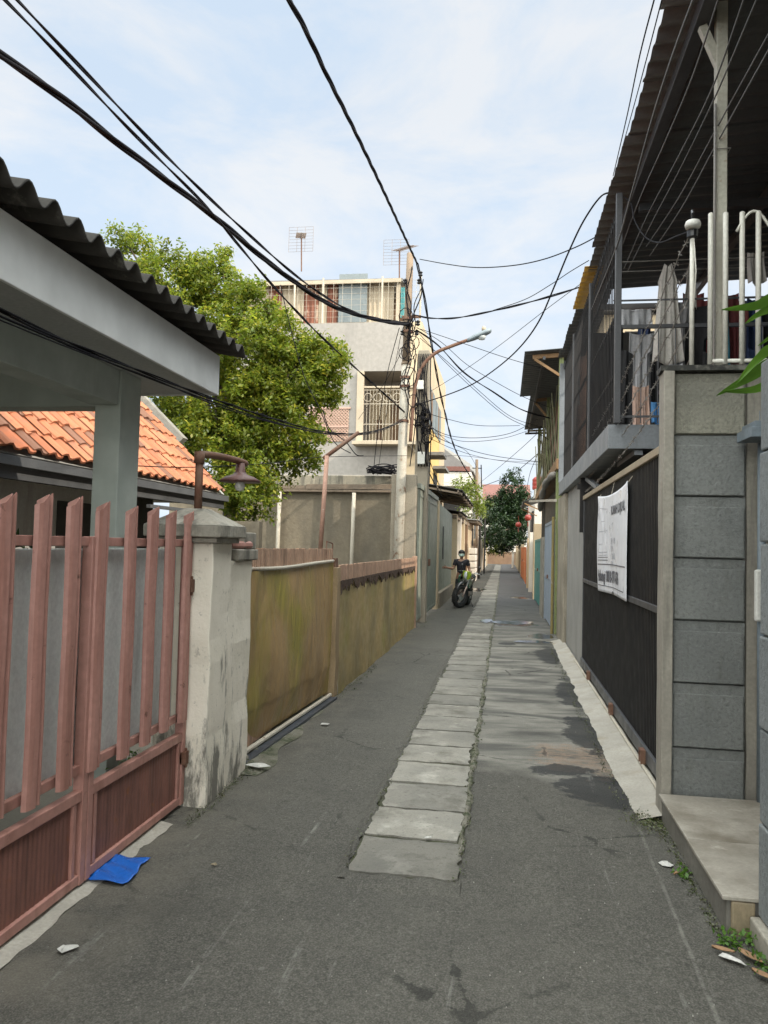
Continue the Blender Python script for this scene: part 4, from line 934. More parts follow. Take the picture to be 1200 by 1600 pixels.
for k in range(14):
    R_ = RND.uniform(.16, .30); y0 = RND.uniform(-.06, .06); tl = 0
    b.tube([(cc.x + RND_c[k][0] + R_*1.15*math.cos(t*.42 + k), cc.y + y0 + .10*math.sin(t*.42 + k*1.7), 3.185 + RND_c[k][1] + R_*RND_c[k][2]*(1 + math.sin(t*.42 + k*.6))) for t in range(14)], .012, 5)
tag(b.build('cable_coil', cable_m, loc=(cc.x, cc.y, 3.17), smooth=True), 'tangled coil of black cable lying on top of the cement wall', 'cable coil')

# ------------------------------------------------------------------ right: step, panel wall, pier
st = thing('entrance_step', 'low tiled entrance step with a broken tan end below the grey panel wall', 'step', (1.3, 4.3, 0))
MB().box(0.985, 1.75, 3.61, 5.0, -0.03, 0.152).build('riser', stepface, st, bevel=0.004)
MB().box(0.962, 1.36, 3.585, 4.245, 0.153, 0.172).build('tread_tile', steptile, st, bevel=0.004)
MB().box(1.364, 1.75, 3.585, 4.247, 0.153, 0.171).build('tread_tile', steptile, st, bevel=0.004)
MB().box(0.966, 1.75, 4.255, 4.998, 0.153, 0.170).build('tread_tile', steptile, st, bevel=0.004)
MB().box(1.0, 1.10, 3.590, 3.6095, -0.02, 0.150).build('end_tile', stepend, st, bevel=0.01)
pwall = thing('panel_wall', 'grey precast panel wall with rough faces standing on the tiled step', 'wall', (1.3, 5.1, 0))
rows = [(-0.05, 0.435), (0.44, 0.835), (0.84, 1.225), (1.23, 1.615), (1.62, 2.005), (2.01, 2.395), (2.40, 2.79)]
rng_ = random.Random(8)
for i, (a, c) in enumerate(rows):
    b = MB(); m_ = stucco_grey if i < 5 else stucco_grey if i == 5 else stucco_top
    b.box(1.052, 1.49, 5.085, 5.13, a, c)
    b.box(1.066, 1.478, 5.070, 5.0845, a + 0.005, c - 0.062)
    b.build('panel', m_, pwall, bevel=0.005)
    MB().box(1.64, 2.9, 5.085, 5.13, a, c).build('panel', m_, pwall, bevel=0.005)
rough_box(0.985, 1.050, 5.03, 5.19, -0.03, 2.80, 0.003, 12, 12).build('column', colconc, pwall, bevel=0.008)
rough_box(1.50, 1.635, 5.10, 5.19, -0.03, 2.80, 0.004, 13, 12).build('column', colconc, pwall, bevel=0.008)
rough_box(0.97, 2.9, 5.04, 5.19, 2.802, 2.835, 0.006, 14, 12).build('capping', M('black_mould_cement', (0.20, 0.19, 0.165), (0.10, 0.095, 0.08), sc=6, bump=0.8, bsc=30, spot=(0.03, 0.03, 0.027), ssc=6, sth=(0.45, 0.58)), pwall)
wf = thing('spike_fence', 'cream white tube fence with a wavy rail on top of the grey panel wall', 'fence', (1.5, 5.1, 2.83))
ZB, ZT = 2.85, 3.83
for x in (1.275, 1.365, 1.465, 1.562, 1.655, 1.75, 1.845, 1.94):
    MB().tube([(x, 5.09, ZB), (x, 5.09, ZT - .006), (x, 5.09, ZT)], [0.0165, 0.0165, 0.009], 10).build('bar', whitesteel, wf, smooth=True)
MB().tube([(1.43 + t*.02, 5.088, 3.72 + 0.11*math.sin((t*.02 + .03 - .04)/.19*math.pi*1.0)) for t in range(0, 30)], 0.009, 6).tube([(1.27, 5.09, 2.87), (2.0, 5.09, 2.87)], 0.014, 6).build('rail', whitesteel, wf, smooth=True)
cl_ = thing('fence_lamp', 'round white lamp on a rusty cream pole at the left end of the tube fence', 'lamp', (1.165, 5.1, 2.83))
MB().tube([(1.165, 5.1, 2.83), (1.165, 5.1, 3.72)], 0.015, 10).tube([(1.17, 5.09, 3.70), (1.182, 5.07, 3.45), (1.17, 5.08, 3.2)], 0.004, 5).build('pole', whitesteel, cl_, smooth=True)
MB().lathe((1.165, 5.1, 3.70), [(.02, -.03), (.034, -.02), (.036, .02), (.02, .03)], 12).build('lamp_socket', blackpl, cl_)
MB().lathe((1.158, 5.06, 3.745), [(.045, -.02), (.050, 0), (.042, .022), (.02, .032), (0, .034)], 16).build('lamp_head', lightbox_m, cl_, smooth=True)
MB().tube([(1.165, 5.1, 3.79), (1.155, 5.06, 3.835), (1.15, 5.02, 3.80)], .01, 6).build('bracket', blackpl, cl_)
pr = thing('side_pier', 'blue grey painted pier at the right edge beside the tiled step', 'pillar', (1.4, 3.2, 0))
for k in range(6):
    MB().box(1.105 + .004*(k % 2), 1.9, 2.4, 3.580, 0.105 + k*.4, 0.497 + k*.4).build('pier_block', stucco_blue, pr, bevel=0.008)
MB().box(1.07, 1.9, 2.35, 3.583, -0.03, 0.10).build('pier_foot', cap_m, pr, bevel=0.01)
MB().box(1.45, 1.9, 3.4, 3.574, 2.51, 2.53).build('cap', bluegrey, pr)
dp = thing('wall_lamp', 'pale box lamp on a grey pipe at the right end of the panel wall', 'lamp', (1.615, 4.96, 0.17))
MB().tube([(1.548, 4.97, 0.171), (1.548, 4.97, 2.33)], 0.024, 10).build('pipe', bluegrey, dp, smooth=True)
MB().box(1.495, 1.54, 4.90, 4.945, 1.25, 1.56).build('lamp_box', lightbox_m, dp, bevel=0.012)
hd = MB().box(1.42, 2.1, 4.75, 5.03, 2.34, 2.40).box(1.45, 2.1, 4.78, 5.03, 2.40, 2.44)
for k in range(6): hd.tube([(1.48 + k*.025, 4.79, 2.44), (1.48 + k*.025, 4.79, 2.50)], .004, 4)
hd.build('hood', bluegrey, dp, bevel=0.004)

# ------------------------------------------------------------------ right: black gate, banner
bgate = thing('sliding_gate', 'black barred sliding gate with a tan top rail behind the white banner', 'gate', (1.1, 8.3, 0))
b = MB(); y = 5.26
while y < 10.93: b.box(1.095, 1.113, y, y + 0.018, 0.10, 2.345); y += 0.0625
b.build('bar_panel', blacksteel, bgate)
box('backing_sheet', M('black_backing_sheet', (0.006, 0.006, 0.0065), rough=0.7, bump=0, spec=0.15), bgate, 1.128, 1.134, 5.25, 10.93, 0.10, 2.34)
MB().box(1.082, 1.12, 5.24, 10.94, 1.215, 1.265).box(1.084, 1.12, 5.24, 5.29, 0.10, 2.34).box(1.084, 1.12, 10.89, 10.94, 0.10, 2.34).build('mid_rail', greysteel, bgate, bevel=0.004)
MB().box(1.075, 1.135, 5.22, 10.96, 2.346, 2.405).build('top_rail', toprail, bgate, bevel=0.006)
MB().box(1.068, 1.094, 5.24, 10.94, 0.085, 0.185).build('bottom_rail', greysteel, bgate, bevel=0.004)
for y in (6.05, 7.75, 9.75):
    wlm = MB().box(1.030, 1.066, y - .045, y - .035, 0.075, 0.165).box(1.030, 1.066, y + .035, y + .045, 0.075, 0.165).box(1.030, 1.066, y - .045, y + .045, 0.165, 0.178).lathe((1.036, y, 0.108), [(.026, 0), (.034, .004), (.024, .012), (.034, .020), (.026, .024)], 14, 'x')
    wlm.build('roller', rustpipe, bgate)
MB().box(1.066, 1.094, 5.42, 5.52, 1.02, 1.42).box(1.055, 1.0655, 5.44, 5.50, 1.16, 1.24).build('latch', blacksteel, bgate, bevel=0.004)
MB().box(1.04, 1.16, 10.965, 11.05, 1.9, 2.75).box(1.0, 1.10, 10.97, 11.04, 2.50, 2.58).box(1.13, 1.19, 10.96, 11.02, 2.41, 3.0).build('guide_post', blacksteel, bgate, bevel=0.004)
bn = thing('banner', 'white vinyl notice banner with grey print tied to the black gate', 'banner', (1.07, 8, 1.2))
BYF, BYN = 9.03, 6.96        # far (left of the text) and near edge
def ban(y, z):
    u = (BYF - y) / (BYF - BYN); v = (z - 1.2) / 1.07
    sag = 0.045 * math.sin(u*math.pi) * v**6
    x = 1.072 - 0.006*math.sin(u*9 + v*3) - 0.006*math.sin(u*math.pi*2.2 + 1) - 0.02*abs(math.sin(math.pi*v))*0.5
    x -= 0.018*math.exp(-((u - (1-v)*.55)/.04)**2)*max(0, v-.35) + 0.014*math.exp(-((1-u - (1-v)*.45)/.05)**2)*max(0, v-.45)
    return x, -sag + 0.02*math.sin(u*2.3)*(1 - v)
def ban_fn(u, v):
    y = BYF + (BYN - BYF)*u; z = 1.2 + 1.07*v; x, dz = ban(y, z); return (x, y, z + dz)
MB().grid(ban_fn, 80, 40).build('sheet', banner_m, bn, smooth=True, solid=0.002)
for y, z in ((BYF, 2.27), (BYN, 2.27), (BYF, 1.2), (BYN, 1.2), (8.0, 2.24)): 
    pass
build_each(MB().tube([(1.07, BYF, 2.26), (1.10, BYF + .06, 2.30)], .004, 5).tube([(1.07, BYN, 2.26), (1.10, BYN - .05, 2.31)], .004, 5).tube([(1.06, 7.95, 2.22), (1.09, 7.95, 2.36)], .003, 5), 'tie_string', railwhite, bn)
def lettering(body, size, y, z, mat=None, sx=1.0, bold=0.0):
    cu = bpy.data.curves.new('lettering', 'FONT'); cu.body = body; cu.size = size; cu.offset = bold; cu.resolution_u = 3
    to = bpy.data.objects.new('tmp_lettering', cu); COL.objects.link(to)
    dg = bpy.context.evaluated_depsgraph_get(); me = bpy.data.meshes.new_from_object(to.evaluated_get(dg)); bpy.data.objects.remove(to)
    me.name = 'lettering'; o = bpy.data.objects.new('lettering', me); COL.objects.link(o); o.parent = bn; off = wloc(bn)
    for v in me.vertices:
        yy = y - v.co.x * sx; zz = z + v.co.y; x, dz = ban(yy, zz); v.co = Vector((x - 0.0045, yy, zz + dz)) - off
    me.materials.clear(); me.materials.append(mat or ink); return o
lettering('RUMAH DIJUAL', 0.135, 8.02, 2.02, sx=1.02, bold=0.004)
for k, (w, s_) in enumerate((('LT', .075), ('LB', .05), ('SHM - IMB', .085), ('3 KM', .085), ('1 GARASI', .085), ('PAM', .085))):
    lettering(w, s_, 8.02, 1.87 - k*.078, inklight)
lettering('Hubungi 0818-977-676', 0.165, 8.93, 1.32, sx=0.98, bold=0.006)
b = MB()
def line(y0, z0, y1, z1, w=.006):
    n = 14
    for i in range(n):
        ya, yb = y0 + (y1-y0)*i/n, y0 + (y1-y0)*(i+1)/n; za, zb = z0 + (z1-z0)*i/n, z0 + (z1-z0)*(i+1)/n
        q = Vector((0, yb-ya, zb-za)).normalized(); nn = Vector((0, -q.z, q.y))*w/2; vs = []
        for yy, zz, s_ in ((ya, za, -1), (yb, zb, -1), (yb, zb, 1), (ya, za, 1)):
            yy += nn.y*s_; zz += nn.z*s_; x, dz = ban(yy, zz); vs.append((x - .0045, yy, zz + dz))
        b.add(vs, [(0, 1, 2, 3)])
line(8.93, 1.50, 7.02, 1.50, .010); line(8.93, 1.27, 7.10, 1.27, .008)
line(8.92, 1.545, 8.25, 1.545, .008); line(8.92, 1.575, 8.25, 1.575, .006)
b.build('ruled_lines', ink, bn)
b = MB()
for y0, z0, y1, z1 in ((8.85, 1.63, 8.85, 2.13), (8.30, 1.63, 8.30, 2.10), (8.85, 2.13, 8.30, 2.10), (8.85, 1.63, 8.30, 1.63), (8.85, 1.86, 8.30, 1.86), (8.6, 1.63, 8.6, 1.86), (8.5, 1.86, 8.5, 2.1), (8.7, 1.97, 8.5, 1.97), (8.85, 1.72, 8.6, 1.72), (8.88, 1.60, 8.3, 1.60)): line(y0, z0, y1, z1, .005)
b.build('floor_plan', inklight, bn)

# ------------------------------------------------------------------ right house: slab, grille, roof
rh = thing('canopied_house', 'grey house with a caged upper floor and laundry under a wide dark corrugated roof', 'house', (3.5, 10, 0))
MB().box(1.09, 1.30, 10.98, 13.64, -0.03, 2.655).build('ground_wall', stucco_old, rh, bevel=0.006)
rough_box(1.03, 1.35, 13.66, 15.2, -0.03, 2.64, 0.006, 21, 10).build('column', M('weathered_tan_column', (0.36, 0.32, 0.25), (0.25, 0.22, 0.17), sc=2, bump=0.5, bsc=25, grime=(0.10, 0.09, 0.065), gst=(4, 4, 0.4), gth=(0.5, 0.68)), rh, bevel=0.012)
MB().box(1.0, 6.2, 7.8, 14.7, 2.66, 2.90).build('floor_slab', greybeam, rh, bevel=0.006)
build_each(MB().bar((1.12, 10.9, 2.645), (1.12, 9.6, 2.42), 0.05, 0.05).bar((1.3, 7.85, 2.63), (1.3, 9.0, 2.63), .08, .05), 'slab_bracket', greybeam, rh)
b = MB(); b.box(6.2, 6.4, -4, 14.7, -0.05, 5.65); b.box(1.32, 6.2, 14.5, 14.69, -0.05, 2.655); b.box(1.31, 6.2, 11.0, 11.1, -0.05, 2.655)
b.build('back_wall', M('grey_inner_wall', (0.20, 0.20, 0.19), (0.15, 0.15, 0.145)), rh)
MB().box(2.0, 6.2, -4, -3.8, -0.05, 5.4).box(2.0, 2.15, -3.8, 2.3, -0.05, 3.3).build('unseen_near_wall', bgrey, rh)  # plain walls added out of view so sky light is blocked here
GXr = 1.075
b = MB(); y = 7.78
while y < 14.6:
    b.tube([(GXr, y, 2.905), (GXr, y, 5.12)], .0055, 5); y += 0.12
for z in (2.95, 3.45, 4.05, 4.6, 5.08): b.box(GXr + .0085, GXr + .03, 7.77, 14.62, z - .015, z + .015)
b.build('side_grille', blacksteel, rh)
build_each(MB().box(GXr - .03, GXr + .03, 7.72, 7.769, 2.905, 5.2).box(GXr - .025, GXr + .025, 10.2, 10.25, 2.905, 5.15).box(GXr - .025, GXr + .025, 12.6, 12.65, 2.905, 5.15), 'grille_post', greysteel, rh, bevel=0.004)
b = MB()
for z, s_ in ((3.86, .035), (4.12, .015), (2.97, .02)): b.box(GXr + .031, 6.1, 7.735, 7.735 + s_, z - s_/2, z + s_/2)
k = 1.30
while k < 4: b.tube([(k, 7.75, 2.905), (k, 7.75, 3.85)], .006, 5); k += .16
b.build('front_railing', greysteel, rh)
b = MB()
for z in (3.05, 3.6): b.box(1.3, 6.1, 11.05, 11.09, z, z + .06)
b.box(1.12, 6.1, 11.04, 11.12, 2.905, 4.72); b.box(1.5, 6.1, 11.06, 11.10, 4.98, 5.03); b.box(1.3, 6.1, 11.06, 11.10, 4.55, 4.60)  # rails and a solid near-black sheet standing in for the deep shade behind laundry
b.build('dark_rear_backing', darkvoid, rh)
rr = random.Random(4)
def rz(x): return 5.30 + 0.05 * (x - 1.0)
def roof_part(y0, y1, x0, x1, name, mat):
    n = max(2, int((y1 - y0) / 0.2 * 8))
    b = MB().grid(lambda u, v: (x0 + (x1 - x0)*v, y0 + (y1-y0)*u, rz(x0 + (x1 - x0)*v) + 0.014*math.sin((y0 + (y1-y0)*u)*2*math.pi/0.2)), n, 4)
    return b
b = MB(); y = -3.8
while y < 14.7:
    y2 = min(y + 0.82, 14.8); xe = 0.98 + rr.uniform(-.035, .05)
    x1 = 6.5 if y < 10.8 else 1.45
    if 10.0 < y < 11.2:
        xs = 1.32
        q = roof_part(y, y2 + .03, xs, x1, '', None)
    else: q = roof_part(y, y2 + .03, xe, x1, '', None)
    if rr.random() < .5: q.v = [(p[0], p[1], p[2] + .006) for p in q.v]
    b.add(q.v, q.f); y += 0.82
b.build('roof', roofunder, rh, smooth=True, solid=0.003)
roof_part(10.0, 11.75, 0.97, 1.34, '', None).build('yellow_roof_sheet', yellowsheet, rh, smooth=True, solid=0.003)
b = MB(); b.box(1.20, 1.29, -3.8, 14.6, 5.17, 5.27); b.build('eave_beam', greysteel, rh, bevel=0.004)
b = MB()
for x in (2.55, 4.0, 5.4): b.box(x, x + .07, -3.8, 11.2, rz(x) - .12, rz(x) - .022)
build_each(b, 'purlin', greysteel, rh)
b = MB()
for y in (3.2, 7.9, 11.15): b.box(1.295, 6.19, y, y + .06, 5.09, 5.165)
b.box(1.05, 1.295, 14.5, 14.6, 5.05, 5.165)
build_each(b, 'rafter', greysteel, rh)
MB().box(1.335, 1.405, 5.205, 5.275, 2.836, 5.31).build('roof_post', poststeel, rh, bevel=0.004)
MB().bar((1.37, 5.24, 4.86), (1.25, 5.24, 5.16), 0.05, 0.05, up=(0, 1, 0)).build('brace', poststeel, rh)
MB().tube([(1.325, 5.19, 2.84), (1.325, 5.19, 4.6)], .009, 6).tube([(1.327, 5.19, 4.3), (1.42, 5.19, 4.3), (1.42, 5.28, 4.3), (1.33, 5.28, 4.3)], .004, 4).build('conduit', barb_m, rh)
b = MB()
for k in range(7): b.box(0.985, 1.36, 14.72 + .01*(k % 2), 14.75 + .01*(k % 2), 4.38 + k*.095, 4.46 + k*.095)
b.build('louvre', greybeam, rh, bevel=0.003)
MB().box(0.99, 1.10, 14.62, 14.70, 2.905, 5.15).build('corner_post', greybeam, rh, bevel=0.004)
# beige house seen through the gap behind the laundry
bh = thing('beige_house', 'beige house wall seen through the gap behind the laundry', 'house', (4.5, 21, 0))
MB().box(1.9, 8, 15.6, 18.5, -0.05, 6.35).build('wall', bcream, bh)
MB().box(1.8, 8.2, 15.4, 18.7, 6.37, 6.5).build('roof', greyroof, bh)
MB().box(2.3, 3.0, 15.57, 15.599, 4.9, 6.0).build('window', darkvoid, bh)

# laundry
pale = m_fabric('pale_linen', (0.50, 0.47, 0.43)); greyc = m_fabric('grey_cloth', (0.36, 0.36, 0.37)); peach = m_fabric('peach_cloth', (0.50, 0.34, 0.27))
navy = m_fabric('navy_cloth', (0.03, 0.05, 0.12)); bluec = m_fabric('blue_cloth', (0.06, 0.20, 0.42)); tealc = m_fabric('teal_cotton', (0.05, 0.22, 0.30)); blackc2 = m_fabric('washed_black_cloth', (0.025, 0.025, 0.027)); redc = m_fabric('maroon_cloth', (0.20, 0.05, 0.05)); mauve = m_fabric('mauve_cloth', (0.25, 0.19, 0.26))
hang_z = {}
def garment(label, mat, x, y, ztop, w, h, style, seed, blabel=None):
    r = random.Random(seed); ph = r.uniform(0, 6); b = MB()
    def half(t):       # half width as a fraction of w/2
        if style == 'dress': return 0.20 + 0.40*min(1, t*5) if t < .2 else 0.5 + 0.5*(t - .2)
        if style == 'shirt': return 1.0 if t < .32 else 0.62
        if style == 'narrow': return 0.7 + 0.3*t
        return 1.0
    def fn(u, v):
        t = 1 - v; hw_ = half(t) * w / 2; fold = 0.022*math.sin(u*14 + ph + t*1.5) + .012*math.sin(u*29 + ph)
        sag = 0.03*math.sin(u*math.pi) if t < .01 else 0
        return (x + (u - .5)*2*hw_, y + fold*(0.3 + t) + 0.03*math.sin(t*3 + ph), ztop - h*t - sag + (.02*math.sin(u*7 + ph) if v == 0 else 0))
    b.grid(fn, 22, 22)
    o = b.build('garment', mat, loc=(x, y, ztop), smooth=True, solid=0.006); tag(o, label, 'garment', 'laundry hanging on the caged upper floor')
    pg = MB().box(x - .008, x + .008, y - .012, y + .012, ztop - .03, ztop + .05); pg.build('clothes_peg', lightbox_m, o, loc=None) if False else None
    return o
garment('long pale dress hanging highest behind the barbed wire', pale, 1.62, 8.1, 4.62, 0.34, 1.05, 'dress', 1)
garment('grey shirt hanging between the pale dress and the black grille', greyc, 1.40, 8.3, 3.95, 0.26, 0.62, 'shirt', 2)
garment('peach towel hanging low under the grey shirt', peach, 1.38, 8.2, 3.38, 0.16, 0.52, 'towel', 3)
garment('small bundled grey cloth pegged on the white pipe by the grille', greyc, 1.36, 8.5, 4.28, 0.34, 0.22, 'towel', 4)
garment('pale blouse behind the pole of the fence lamp', pale, 1.90, 8.4, 4.66, 0.16, 0.42, 'dress', 5)
garment('black shirt hanging under the pale blouse', blackc2, 1.95, 8.45, 4.28, 0.40, 1.05, 'shirt', 6)
garment('pale grey sarong hanging below the hem of the long dress', greyc, 1.68, 8.0, 3.56, 0.20, 0.50, 'narrow', 7)
garment('bright blue cloth near the floor behind the barbed wire', bluec, 1.54, 8.15, 3.20, 0.13, 0.24, 'towel', 8)
garment('teal shirt hanging behind the tube fence', tealc, 2.22, 8.5, 4.45, 0.22, 1.25, 'narrow', 9)
garment('navy trousers hanging behind the middle of the tube fence', navy, 2.62, 8.6, 3.85, 0.26, 0.85, 'narrow', 10)
garment('dark maroon shirt hanging behind the middle of the tube fence', redc, 2.42, 8.7, 4.35, 0.30, 0.7, 'shirt', 11)
garment('mauve cloth behind the right half of the tube fence', mauve, 2.92, 8.6, 4.4, 0.30, 0.8, 'shirt', 12)
garment('blue trousers low behind the right half of the tube fence', bluec, 3.02, 8.4, 3.6, 0.22, 0.6, 'narrow', 13)
garment('tan cloth high behind the right half of the tube fence', peach, 3.25, 8.7, 4.5, 0.30, 0.5, 'shirt', 14)
cln = MB()
for y, z in ((8.1, 4.64), (8.3, 4.30), (8.5, 4.68), (8.2, 3.97)): cln.tube([(1.1, y, z), (6.15, y, z + .02)], .006, 5)
tag(cln.build('clothes_line', barb_m, loc=(2, 8.3, 4.3)), 'clothes lines strung across the caged upper floor', 'clothes line')
# barbed wire
for k in range(5):
    z0_, z1_ = 2.88 + k*.21, 2.46 + k*.16
    b = MB(); n = 90; r = random.Random(20 + k); pts = []
    for i in range(n + 1):
        f = i/n; pts.append((1.155 - .05*f + .004*math.sin(i), 5.12 + 5.85*f, z0_ + (z1_ - z0_)*f - .09*math.sin(f*math.pi) + .004*math.cos(i*1.7)))
    b.tube(pts, .0035, 4)
    for i in range(2, n, 2):
        p = Vector(pts[i])
        for q in range(3): d = Vector((r.uniform(-1, 1), r.uniform(-.5, .5), r.uniform(-1, 1))).normalized()*.021; b.tube([p - d, p + d], .0025, 4)
    tag(b.build('barbed_wire', barb_m, loc=(1.15, 8, 2.7)), '%s strand of barbed wire over the black gate, counted from below' % ('lowest', 'second', 'third', 'fourth', 'topmost')[k], 'barbed wire', 'barbed wire above the black gate')
# palm leaves at the right edge
pm_ = thing('palm_plant', 'bright green palm fronds reaching in front of the tube fence at the right edge', 'plant', (1.95, 4.3, 0.0))
MB().tube(smoothpath([(1.95, 4.3, 0), (1.93, 4.32, 1.4), (1.95, 4.3, 2.5)], 4), .03, 8).build('stem', bark, pm_, smooth=True)
def blade(pts, w, seed):
    P = smoothpath(pts, 6); b = MB(); n = len(P)
    for i, p in enumerate(P):
        f = i/(n - 1); d = (P[min(i+1, n-1)] - P[max(i-1, 0)]).normalized(); s_ = d.cross(Vector((0.15, 1, .25))).normalized()
        ww = w * min(1, f*5 + .1) * (1 - f**2.2) + .002
        b.v += [tuple(p - s_*ww), tuple(p + Vector((0, .012, 0))), tuple(p + s_*ww)]
    for i in range(n - 1):
        for q in (0, 1): b.f.append((i*3+q, i*3+q+1, (i+1)*3+q+1, (i+1)*3+q))
    return b.build('frond', leaf_d, pm_, smooth=True)
for k, (pix, w) in enumerate(((((1290, 540), (1225, 470), (1180, 478), (1128, 484)), .035), (((1290, 545), (1230, 482), (1195, 486), (1165, 505)), .028), (((1290, 550), (1215, 565), (1170, 590), (1120, 618)), .038),
                              (((1290, 545), (1215, 545), (1185, 560), (1150, 600)), .032), (((1280, 560), (1220, 590), (1180, 608), (1130, 612)), .03), (((1280, 540), (1240, 510), (1215, 520), (1185, 540)), .02))):
    blade([at(1300, 560, y=4.25)] + [at(u, v, y=4.3 - .06*i) for i, (u, v) in enumerate(pix[1:])], w, k)

# ------------------------------------------------------------------ right: timber house with canopies, far doors
th2 = thing('timber_house', 'old timber house with lime green posts, bamboo trellis and jutting dark canopies', 'house', (1.6, 19, 0))
MB().box(1.30, 1.45, 15.25, 25.2, -0.03, 3.2).box(1.2, 1.8, 25.2, 25.4, -0.03, 5.3).build('lower_wall', M('dark_recess_tone', (0.10, 0.085, 0.065), (0.065, 0.055, 0.045), bump=.4), th2)  # wall coloured dark to stand in for the shade of the open recess
MB().box(1.32, 5, 15.25, 15.4, 3.2, 5.6).box(1.34, 1.45, 19.0, 25.2, 3.45, 5.6).build('upper_wall', oldbrick, th2)
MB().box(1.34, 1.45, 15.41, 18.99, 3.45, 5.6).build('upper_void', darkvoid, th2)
MB().box(0.98, 1.9, 15.2, 25.2, 3.22, 3.42).build('upper_floor', orangewood, th2, bevel=0.008)
def corr(x0, x1, y0, y1, z0, z1):
    return MB().grid(lambda u, v: (x0 + (x1-x0)*v, y0 + (y1-y0)*u, z0 + (z1-z0)*v + .02*math.sin((y1-y0)*u*2*math.pi/.2)), int((y1-y0)*30), 2)
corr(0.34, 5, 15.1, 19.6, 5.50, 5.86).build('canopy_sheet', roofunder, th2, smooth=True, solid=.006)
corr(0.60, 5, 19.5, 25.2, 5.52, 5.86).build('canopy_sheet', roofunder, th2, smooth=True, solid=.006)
b = MB(); b.bar((0.5, 15.3, 5.44), (1.1, 15.3, 5.48), .06, .08); b.bar((0.54, 15.3, 5.40), (1.05, 15.3, 5.06), .05, .05); b.bar((0.72, 19.8, 5.44), (1.1, 19.8, 5.48), .06, .08); b.bar((0.72, 19.8, 5.4), (1.05, 19.8, 5.0), .05, .05)
build_each(b, 'canopy_bracket', orangewood, th2)
build_each(MB().bar((0.72, 15.2, 5.40), (0.72, 25.1, 5.40), .05, .06).bar((0.62, 25.1, 5.38), (1.3, 25.1, 5.40), .05, .06), 'canopy_batten', darkwood, th2)
MB().bar((0.70, 25.05, 5.46), (1.25, 25.05, 5.48), .08, .06).build('white_pipe', railwhite, th2)
for y, zt in ((15.35, 5.5), (19.7, 5.5), (24.8, 5.5)): MB().box(1.02, 1.11, y, y + .10, 3.42, zt).build('upper_post', greenpost, th2, bevel=.006)
MB().box(1.00, 1.12, 15.45, 15.57, -0.03, 3.22).build('lower_post', greenpost, th2, bevel=.008)
MB().tube([(0.96, 15.5, .0), (0.96, 15.5, 2.3)], .03, 8).build('yellow_pipe', M('yellow_pipe_paint', (0.26, 0.20, 0.075), (0.20, 0.16, 0.065), spot=(0.3, 0.25, 0.2), ssc=6), th2)
b = MB(); r = random.Random(31)
for k in range(11):
    y = 15.6 + k*.9; b.tube([(1.02, y, 3.44), (1.02 + r.uniform(-.03, .03), y + 1.6, 5.1)], .016, 5); b.tube([(1.04, y + 1.2, 3.44), (1.04, y - .4, 5.0 + r.uniform(-.3, .2))], .014, 5)
b.build('trellis', bamboo, th2)
b = MB()
for z in (3.6, 3.85, 4.1, 4.35): b.box(1.14, 1.30, 15.28, 15.32, z, z + .03)
b.build('balcony_slats', railwhite, th2)
b = MB(); b.tube(smoothpath([(0.98, 15.6, 3.16), (0.90, 17, 3.12), (0.90, 19, 2.95), (0.95, 21, 2.7)], 6), [.04 + .04*abs(math.sin(k*.7)) for k in range(19)], 10)
b.build('rolled_blind', M('grey_rolled_tarp', (0.30, 0.28, 0.25), (0.20, 0.19, 0.17), bump=.5, bsc=20), th2, smooth=True)
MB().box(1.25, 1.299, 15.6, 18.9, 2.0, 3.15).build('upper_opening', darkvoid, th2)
MB().bar((0.99, 15.4, 2.62), (0.70, 22, 3.0), .05, .05).build('leaning_pole', railwhite, th2)

def doorthing(name, label, mat, y0, y1, zt, x=1.0, cat='gate'):
    t = thing(name, label, cat, (x, (y0 + y1)/2, 0))
    ym = (y0 + y1)/2
    for a, c in ((y0 + .05, ym - .01), (ym + .01, y1 - .05)):
        MB().grid(lambda u, v, a=a, c=c: (x + .02 + .008*math.sin(u*(c-a)*50), a + (c-a)*u, 0.06 + (zt - .12)*v), int((c-a)*50), 1).build('leaf', mat, t, solid=.004)
    MB().box(x, x + .05, y0, y0 + .05, 0, zt).box(x, x + .05, y1 - .05, y1, 0, zt).box(x, x + .05, y0 + .051, y1 - .051, zt - .06, zt).box(x + .004, x + .04, y0 + .051, y1 - .051, 1.0, 1.05).build('frame', mat, t, bevel=.004)
    MB().box(x - .03, x - .001, ym - .05, ym + .05, 1.02, 1.10).build('handle', rustpipe, t)
    return t
doorthing('steel_gate', 'pale blue ribbed steel gate beside the yellow pipe of the timber house', palebluedoor, 15.7, 18.8, 2.25, 0.97)
tag(rough_box(0.93, 1.25, 18.85, 20.2, -.03, 1.95, .006, 31).build('gate_pillar', colconc, loc=(1.1, 19.5, 0), bevel=.01), 'bare cement gate pillar between the pale blue and teal gates', 'pillar')
doorthing('steel_gate', 'teal steel gate beyond the bare cement pillar', tealdoor, 20.3, 25.5, 1.95, 1.0)
for k, (y, mt, h) in enumerate(((26, bcream, 2.5), (30.2, whitewall, 2.3), (33, bcream, 2.1))):
    tag(rough_box(0.98, 1.3, y, y + .5, -.03, h, .004, 40 + k).build('gate_pillar', mt, loc=(1.1, y, 0), bevel=.012), ('first cream pillar after the teal gate', 'white pillar between two cream pillars after the teal gate', 'cream pillar just before the orange gate')[k], 'pillar', 'pillars along the right side wall')
rw = thing('side_wall', 'low cream wall running along the right side behind its pillars', 'wall', (1.2, 45, 0))
MB().box(1.15, 1.35, 26.5, 37, -.03, 2.0).box(1.25, 1.4, 46.6, 80, -.03, 1.7).build('wall_face', whitewall, rw)
b = MB()
for y in (50, 54, 59, 65, 72): b.box(1.1, 1.3, y, y + .5, -.03, 1.95)
